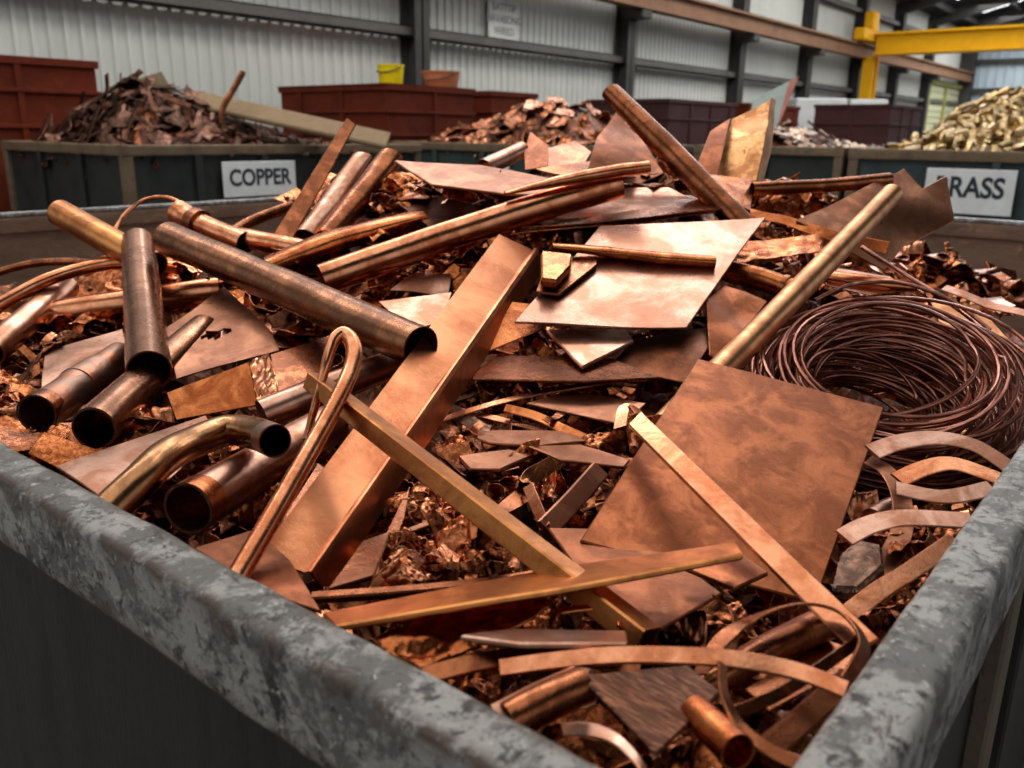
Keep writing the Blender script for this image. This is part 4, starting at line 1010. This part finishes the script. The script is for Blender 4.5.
# ---- flat curved straps at the right
def strap(label, pts, wpx, mat, nrm, anchor, n=30):
    c = PT(anchor); nn = nvec(*nrm)
    bar('copper_strap', label, [onplane(px, py, c, nn) for px, py in pts], wpx, .0035, mat, nrm, n=n, cat='strap')
strap('flat curved strap arching directly below the wire coil', [(872, 452), (900, 442), (937, 438), (975, 446), (1010, 468)], 20, CUP, (.42, 0), (937, 438, 1.20))
strap('broad C shaped flat strap with a punched hole at the right', [(868, 460), (888, 472), (901, 497), (902, 530), (886, 562), (848, 596)], 21, CUM, (.30, .05), (900, 520, 1.08), 34)
strap('narrow flat strap arching under the topmost strap', [(898, 480), (925, 468), (955, 464), (1002, 480)], 19, CU, (.42, 0), (940, 466, 1.14), 26)
strap('sagging flat strap third down at the right', [(896, 488), (944, 497), (992, 488)], 19, CUP, (.42, 0), (944, 496, 1.09), 22)
strap('flat strap crossing over the C shaped strap at the right', [(844, 538), (870, 525), (905, 518), (972, 521)], 22, CUP, (.40, 0), (900, 518, 1.03), 26)
strap('lower strap reaching toward the near right rim', [(846, 616), (880, 590), (912, 570), (955, 540)], 19, CU, (.40, .1), (900, 578, .95), 26)
o = bpy.data.objects['copper_strap.001']
hc = onplane(852, 592, PT((900, 520, 1.08)), nvec(.30, .05)); b = bmesh.new()
bmesh.ops.create_cone(b, cap_ends=True, segments=16, radius1=.0035, radius2=.0035, depth=.0044, matrix=Matrix.Translation(hc) @ nvec(.30, .05).to_track_quat('Z', 'Y').to_matrix().to_4x4())
link_mesh('hole_disc', b, BED, o)  # dark disc set on the strap for the shade in the hole
sheet('slag_lump', 'mottled grey brown metal lump by the C shaped strap', [(831, 588), (840, 558), (856, 541), (882, 548), (884, 568), (858, 590)], SLAG, refs=[(831, 588, .97), (856, 541, 1.05), (884, 565, .99)], th=.02, bend=.008, crumple=.0025, freq=14, cat='lump')
pipe('copper_pipe', 'stub of pipe between the straps at the right', [(872, 520, 1.12), (892, 508, 1.15)], 12, CUP, dent=.1, n=8)
# ---- ribbons at the upper right
bar('copper_ribbon', 'twisted copper ribbon running under the brass tube at the upper right', [(738, 208, 2.12), (790, 222, 2.06), (840, 238, 2.0), (888, 248, 1.94)], 12, .003, CUO, (.6, 0), n=30, twist=.9, wob=.01, cat='ribbon')
sheet('copper_ribbon', 'crinkled bright orange strip right of the large bright sheet', [(736, 262), (742, 240), (820, 234), (821, 252), (780, 258)], CUO, refs=[(736, 262, 1.94), (820, 234, 2.02), (820, 252, 1.96)], th=.003, bend=.008, crumple=.005, freq=9, cat='ribbon', cuts=8)
bar('copper_ribbon', 'pink ribbon along the inner right wall beyond the wire coil', [(944, 288, 2.0), (980, 300, 1.95), (1030, 314, 1.88)], 14, .003, CUP, (.6, .2), n=22, wob=.01, cat='ribbon')
sheet('copper_offcut', 'pointed pink offcut at the right edge beyond the coil', [(985, 296), (1003, 291), (1016, 306), (1000, 312)], CUP, refs=[(985, 296, 2.05), (1003, 291, 2.08), (1000, 312, 1.98)], th=.003, bend=.02, freq=9, cat='offcut')
sheet('copper_sheet', 'yellowish brown sheet beneath the loose wire right of the coil', [(930, 300), (990, 318), (1020, 352), (980, 345), (940, 322)], BRO, refs=[(930, 300, 1.9), (1020, 352, 1.72), (940, 322, 1.83)], th=.004, bend=.01)
sheet('copper_sheet', 'small pale sheet just above the wire coil top', [(838, 268), (890, 276), (912, 290), (870, 296), (826, 284)], CUP, refs=[(838, 268, 1.95), (912, 290, 1.84), (826, 284, 1.88)], th=.003, bend=.012)

# ---- coil of wire: one continuous winding
def coil():
    r = random.Random(5); c = D(886, 378, 1.44); n = nvec(.42, -.05); e1 = RT - n * RT.dot(n); e1.normalize(); e2 = n.cross(e1)
    turns, per = 84, 40; P = []
    tgt = []
    for k in range(turns + 2):
        u = r.random(); rad = .122 + .10 * u ** .9; z = r.uniform(-.11, .05)
        if k % 4 == 3: rad = r.uniform(.07, .16); z = r.uniform(-.125, -.085)
        tgt.append((rad, z + .02 * (rad - .17) / .05 * -1, r.uniform(-.012, .012), r.uniform(-.012, .012), r.uniform(.0, .03), r.uniform(0, 6.28)))
    for i in range(turns * per):
        k = i // per; t = (i % per) / per; a = 2 * math.pi * t
        A, B = tgt[k], tgt[k + 1]; s = t * t * (3 - 2 * t)
        rad, z, ox, oy, tl, ph = [A[q] + (B[q] - A[q]) * s for q in range(6)]
        P.append(c + e1 * (math.cos(a) * rad * 1.02 + ox) + e2 * (math.sin(a) * rad + oy) + n * (z + tl * math.cos(a + A[5])))
    bm = tube_bm(P, [.0034] * len(P), seg=6, hollow=False)
    o = link_mesh('wire_coil', bm, CUW, smooth=60); set_props(o, 'big loose coil of dark copper wire at the right side of the bin', 'wire coil')
coil()
pipe('copper_wire', 'loose wire sweeping from the brass tube over the right of the coil', [(862, 247, 1.95), (900, 272, 1.85), (950, 303, 1.72), (990, 335, 1.6), (1015, 370, 1.5), (1028, 410, 1.42)], 2.4, CUW, hollow=False, n=40, seg=8, cat='wire')
pipe('copper_wire', 'loose wire sweeping close above the coil from the left', [(815, 300, 1.66), (850, 285, 1.7), (900, 283, 1.7), (950, 300, 1.66), (990, 330, 1.6)], 2.0, CUW, hollow=False, n=40, seg=8, cat='wire')

# ---- bent strips in the central hollow
bar('copper_strip', 'thin long strip bowing across the central hollow', [(438, 421, 1.44), (490, 405, 1.47), (545, 392, 1.5), (612, 381, 1.52)], 8, .004, CU, (.3, 0), n=26)
sheet('copper_strip', 'short wide brown strip right of the central hollow', [(526, 402), (571, 390), (646, 404), (622, 424)], CUM, refs=[(526, 402, 1.47), (571, 390, 1.52), (622, 424, 1.40)], th=.004, bend=.006, cat='strip')
sheet('copper_strip', 'lens shaped bent strip across the middle of the central hollow', [(460, 432), (500, 430), (560, 434), (592, 444), (540, 447), (490, 442)], CUM, refs=[(460, 432, 1.38), (560, 432, 1.40), (540, 447, 1.33)], th=.005, bend=.012, cat='strip')
sheet('copper_strip', 'pointed bent strip lowest in the fan of the central hollow', [(528, 448), (580, 446), (630, 458), (624, 465), (560, 461)], CUM, refs=[(528, 448, 1.33), (630, 458, 1.30), (560, 461, 1.28)], th=.005, bend=.012, cat='strip')
bar('copper_strip', 'upper bent strip in the fan of the central hollow', [(505, 408, 1.45), (535, 416, 1.44), (565, 430, 1.40), (600, 446, 1.36)], 12, .004, CUO, (.5, .2), n=22, twist=.4)
bar('copper_strip', 'strip crossing the fan of the central hollow at a slant', [(470, 412, 1.47), (520, 425, 1.43), (560, 436, 1.39)], 10, .003, CUB, (.4, 0), n=20, twist=-.5)
sheet('copper_strip', 'small folded plate left of the central hollow', [(458, 457), (520, 446), (534, 452), (500, 470), (470, 470)], CUM, refs=[(458, 457, 1.30), (534, 450, 1.33), (480, 470, 1.26)], th=.006, bend=.01, cat='strip')
bar('box_section', 'short square edged strip standing in the lower central hollow', [(545, 530, 1.08), (572, 502, 1.14), (600, 470, 1.22)], 22, .008, CUM, (.6, .6), n=16, cat='strip')
bar('copper_strip', 'short strip leaning against the square edged strip', [(528, 486, 1.2), (536, 505, 1.15), (545, 528, 1.08)], 12, .003, CU, (.6, -.6), n=16)
bar('copper_ribbon', 'crumpled ribbon curling in the lower central hollow', [(500, 508, 1.16), (524, 492, 1.2), (534, 474, 1.24), (556, 462, 1.27)], 18, .002, CUS, nrms=[(.6, -.6), (.9, 0), (.2, .8), (.8, .3)], n=26, wob=.012, cat='ribbon')
bar('copper_strip', 'bright thin rod like strip left of the lower central hollow', [(398, 536, 1.08), (430, 524, 1.1), (468, 516, 1.12)], 7, .006, CUP, (.4, 0), n=16)
sheet('copper_strip', 'slim dark plate beside the channel right flange', [(381, 545), (402, 500), (410, 486), (404, 520), (392, 552)], CUB, refs=[(381, 545, 1.03), (410, 486, 1.18), (392, 552, 1.02)], th=.004, bend=.004, cat='strip')
# ------------------------------------------------------------------ loose small scrap between the big pieces
def f_crumple(seed):
    r = random.Random(seed); k = 6
    poly = [Vector((math.cos(a) * r.uniform(.4, .6), math.sin(a) * r.uniform(.12, .3), 0)) for a in [i * 2 * math.pi / k + r.uniform(-.3, .3) for i in range(k)]]
    ax = Vector((r.uniform(-1, 1), r.uniform(-1, 1), 0)).normalized(); am = r.uniform(.3, .9)
    def fn(co, n): 
        u = co.dot(ax); return Vector((0, 0, am * u * u + .25 * math.sin(u * r0 + 1)))
    r0 = r.uniform(4, 9)
    bm, _n = sheet_bm(poly, .016, 8, .22, 1.3, .12, seed, fn); return bm
def f_curl(seed):
    r = random.Random(seed); n = 26; tot = r.uniform(2.2, 5.5); P, N = [], []
    for i in range(n):
        a = tot * i / (n - 1); rad = .30 * (1 - .3 * i / n)
        P.append(Vector((rad * math.cos(a), rad * math.sin(a), .25 * (i / n - .5) * r.uniform(.9, 1.1)))); N.append(Vector((math.cos(a), math.sin(a), .3)))
    return ribbon_bm(P, N, r.uniform(.14, .26), .012, r.uniform(-.6, .6), .04, seed)
def f_ribbon(seed):
    r = random.Random(seed); P = [Vector((x - .5, r.uniform(-.13, .13), r.uniform(-.1, .1))) for x in (0, .25, .5, .75, 1)]
    P, _ = resample(P, 26); N = [Vector((0, r.uniform(-.3, .3), 1))] * 26
    return ribbon_bm(P, N, r.uniform(.12, .26), .014, r.uniform(-2.2, 2.2), .05, seed, lambda t: .55 + .45 * math.sin(math.pi * min(1, t * 1.1 + .05)))
def f_flat(seed):
    r = random.Random(seed); a, b = r.uniform(.35, .5), r.uniform(.12, .3)
    poly = [Vector((-a, -b, 0)), Vector((a, -b * r.uniform(.6, 1.2), 0)), Vector((a * r.uniform(.7, 1), b, 0)), Vector((-a, b * r.uniform(.5, 1.1), 0))]
    bm, _n = sheet_bm(poly, .022, 6, .10, 2.0, .02, seed); return bm
SHM = [CUS, CU, CUS, CUO, CUS, CUB]
PRO = {'crumple': proto_meshes(f_crumple, 10, 300, SHM), 'curl': proto_meshes(f_curl, 7, 330, [CUS, CUB, CUD, CUS]), 'ribbon': proto_meshes(f_ribbon, 10, 350, SHM), 'flat': proto_meshes(f_flat, 8, 380, [CUB, CUS, CUP, CUO, CUD])}
INFO = {'crumple': ('crumpled_offcut', 'small crumpled scrap of copper sheet lodged loosely in the front bin', 'copper offcut', 'crumpled copper scraps in the front bin'),
        'curl': ('copper_curl', 'small curled copper shaving lodged loosely in the front bin', 'copper curl', 'copper curls in the front bin'),
        'ribbon': ('copper_shred', 'small twisted copper shred lodged loosely in the front bin', 'copper shred', 'twisted copper shreds in the front bin'),
        'flat': ('copper_scrap_plate', 'small flat copper scrap lodged loosely in the front bin', 'copper offcut', 'flat copper scraps in the front bin')}
CNT = {k: 0 for k in PRO}
bpy.context.view_layer.update()
DG = bpy.context.evaluated_depsgraph_get()
def first_hit(P):
    d = P - CAM; L = d.length
    ok, loc, nn, ix, ob, mx = SC.ray_cast(DG, CAM, d.normalized())
    while ok and ob.parent is not None: ob = ob.parent
    return (ob, (loc - CAM).length - L) if ok else (None, 9)
BACK = ('copper_scrap_bed', 'scrap_bin')
def fits(P, s):
    """a loose piece must lie in a gap, not on or through the large pieces"""
    ob, dd = first_hit(P)
    if ob is not None and ob.name.split('.')[0] not in BACK: return False
    for a, b in ((.38, 0), (-.38, 0), (0, .3), (0, -.3)):
        ob, dd = first_hit(P + RT * (a * s) + Vector((0, 0, b * s)))
        if ob is not None and ob.name.split('.')[0] not in BACK and dd > -.012: return False
    return True
def scatter(region, n, spx, kinds, lift=(-.05, .01), tilt=.7, seed=0):
    """small pieces on the slope of the heap; region is a polygon of the heap's surface, sizes in metres follow from the distance"""
    r = random.Random(seed); xs = [p[0] for p in region]; ys = [p[1] for p in region]; c = 0; tries = 0
    def inside(x, y):
        k = False; j = len(region) - 1
        for i in range(len(region)):
            xi, yi = region[i]; xj, yj = region[j]
            if (yi > y) != (yj > y) and x < (xj - xi) * (y - yi) / (yj - yi) + xi: k = not k
            j = i
        return k
    while c < n and tries < n * 60:
        tries += 1
        x, y = r.uniform(min(xs), max(xs)), r.uniform(min(ys), max(ys))
        if not inside(x, y): continue
        k = r.choice(kinds)
        if CNT[k] >= 295: continue
        p = M(x, y, r.uniform(*lift)); s = r.uniform(*spx) * depth_of(p) / F_PX
        if p.x - s * .5 < .415 or p.y - s * .5 < .155: 
            p.x = max(p.x, .42 + s * .5); p.y = max(p.y, .16 + s * .5)
            p.z = min(p.z, mound(p.x, p.y))
        if not fits(p, s): continue
        rot = nvec(r.uniform(-.2, .5), 0).to_track_quat('Z', 'Y').to_matrix() @ Matrix.Rotation(r.uniform(0, 6.28), 3, 'Z') @ Matrix.Rotation(r.uniform(-tilt, tilt), 3, 'X') @ Matrix.Rotation(r.uniform(-tilt, tilt) * .6, 3, 'Y')
        nm, lab, cat, grp = INFO[k]
        ob = bpy.data.objects.new(nm, r.choice(PRO[k])); COL.objects.link(ob)
        ob.matrix_world = Matrix.Translation(p) @ rot.to_4x4() @ Matrix.Scale(s, 4); set_props(ob, lab, cat, grp)
        CNT[k] += 1; c += 1
# central hollow
scatter([(440, 380), (650, 375), (640, 450), (580, 540), (480, 500), (430, 460)], 90, (40, 85), ['ribbon', 'crumple', 'flat', 'ribbon'], (-.07, -.01), .6, 1)
scatter([(420, 470), (560, 480), (590, 560), (480, 600), (380, 600), (400, 520)], 110, (40, 80), ['crumple', 'curl', 'ribbon', 'crumple'], (-.05, .01), 1.0, 2)
# left side
scatter([(0, 330), (140, 300), (170, 420), (130, 490), (0, 440)], 90, (45, 95), ['crumple', 'flat', 'ribbon'], (-.07, -.01), .6, 3)
scatter([(0, 290), (160, 255), (260, 270), (200, 330), (0, 350)], 50, (40, 80), ['flat', 'ribbon', 'crumple'], (-.07, -.01), .6, 4)
scatter([(130, 420), (330, 400), (330, 470), (250, 540), (120, 500)], 60, (45, 90), ['crumple', 'ribbon', 'flat'], (-.09, -.03), .7, 5)
# bottom
scatter([(320, 600), (560, 590), (700, 620), (860, 640), (800, 768), (560, 768)], 110, (60, 130), ['ribbon', 'flat', 'curl', 'crumple'], (-.10, -.04), .7, 6)
# right
scatter([(850, 460), (1024, 440), (980, 520), (880, 640), (840, 620)], 80, (45, 100), ['ribbon', 'crumple', 'curl'], (-.07, -.01), .8, 7)
scatter([(740, 230), (860, 225), (1010, 290), (1010, 330), (780, 320)], 70, (40, 85), ['flat', 'ribbon', 'crumple'], (-.07, -.0), .6, 8)
# top of the heap
scatter([(280, 200), (420, 170), (520, 170), (500, 260), (300, 270)], 90, (40, 80), ['crumple', 'flat', 'ribbon'], (-.09, -.03), .6, 9)
scatter([(480, 165), (700, 165), (820, 200), (760, 260), (480, 250)], 70, (40, 85), ['crumple', 'flat', 'ribbon'], (-.10, -.04), .6, 10)
scatter([(380, 260), (720, 260), (740, 380), (440, 400), (360, 330)], 70, (45, 95), ['flat', 'crumple', 'ribbon'], (-.08, -.02), .5, 11)
scatter([(560, 440), (700, 400), (860, 420), (850, 620), (700, 640), (560, 560)], 60, (50, 100), ['flat', 'crumple', 'ribbon'], (-.10, -.05), .5, 12)

# larger pieces filling the deep gaps
scatter([(190, 250), (320, 240), (400, 330), (330, 400), (200, 330)], 40, (60, 110), ['flat', 'ribbon', 'curl'], (-.10, -.05), .4, 13)
scatter([(200, 480), (420, 430), (430, 560), (330, 600), (240, 560)], 40, (50, 100), ['flat', 'ribbon', 'curl'], (-.09, -.05), .5, 14)
scatter([(810, 330), (960, 330), (960, 410), (820, 410)], 22, (50, 90), ['flat', 'curl', 'ribbon'], (-.14, -.10), .4, 15)
scatter([(0, 300), (330, 250), (330, 460), (150, 500), (0, 440)], 50, (60, 120), ['flat', 'curl', 'ribbon'], (-.12, -.08), .4, 16)
scatter([(320, 600), (700, 620), (860, 640), (800, 768), (560, 768)], 40, (80, 140), ['flat', 'curl', 'ribbon'], (-.12, -.09), .4, 17)
print('scatter counts', CNT)
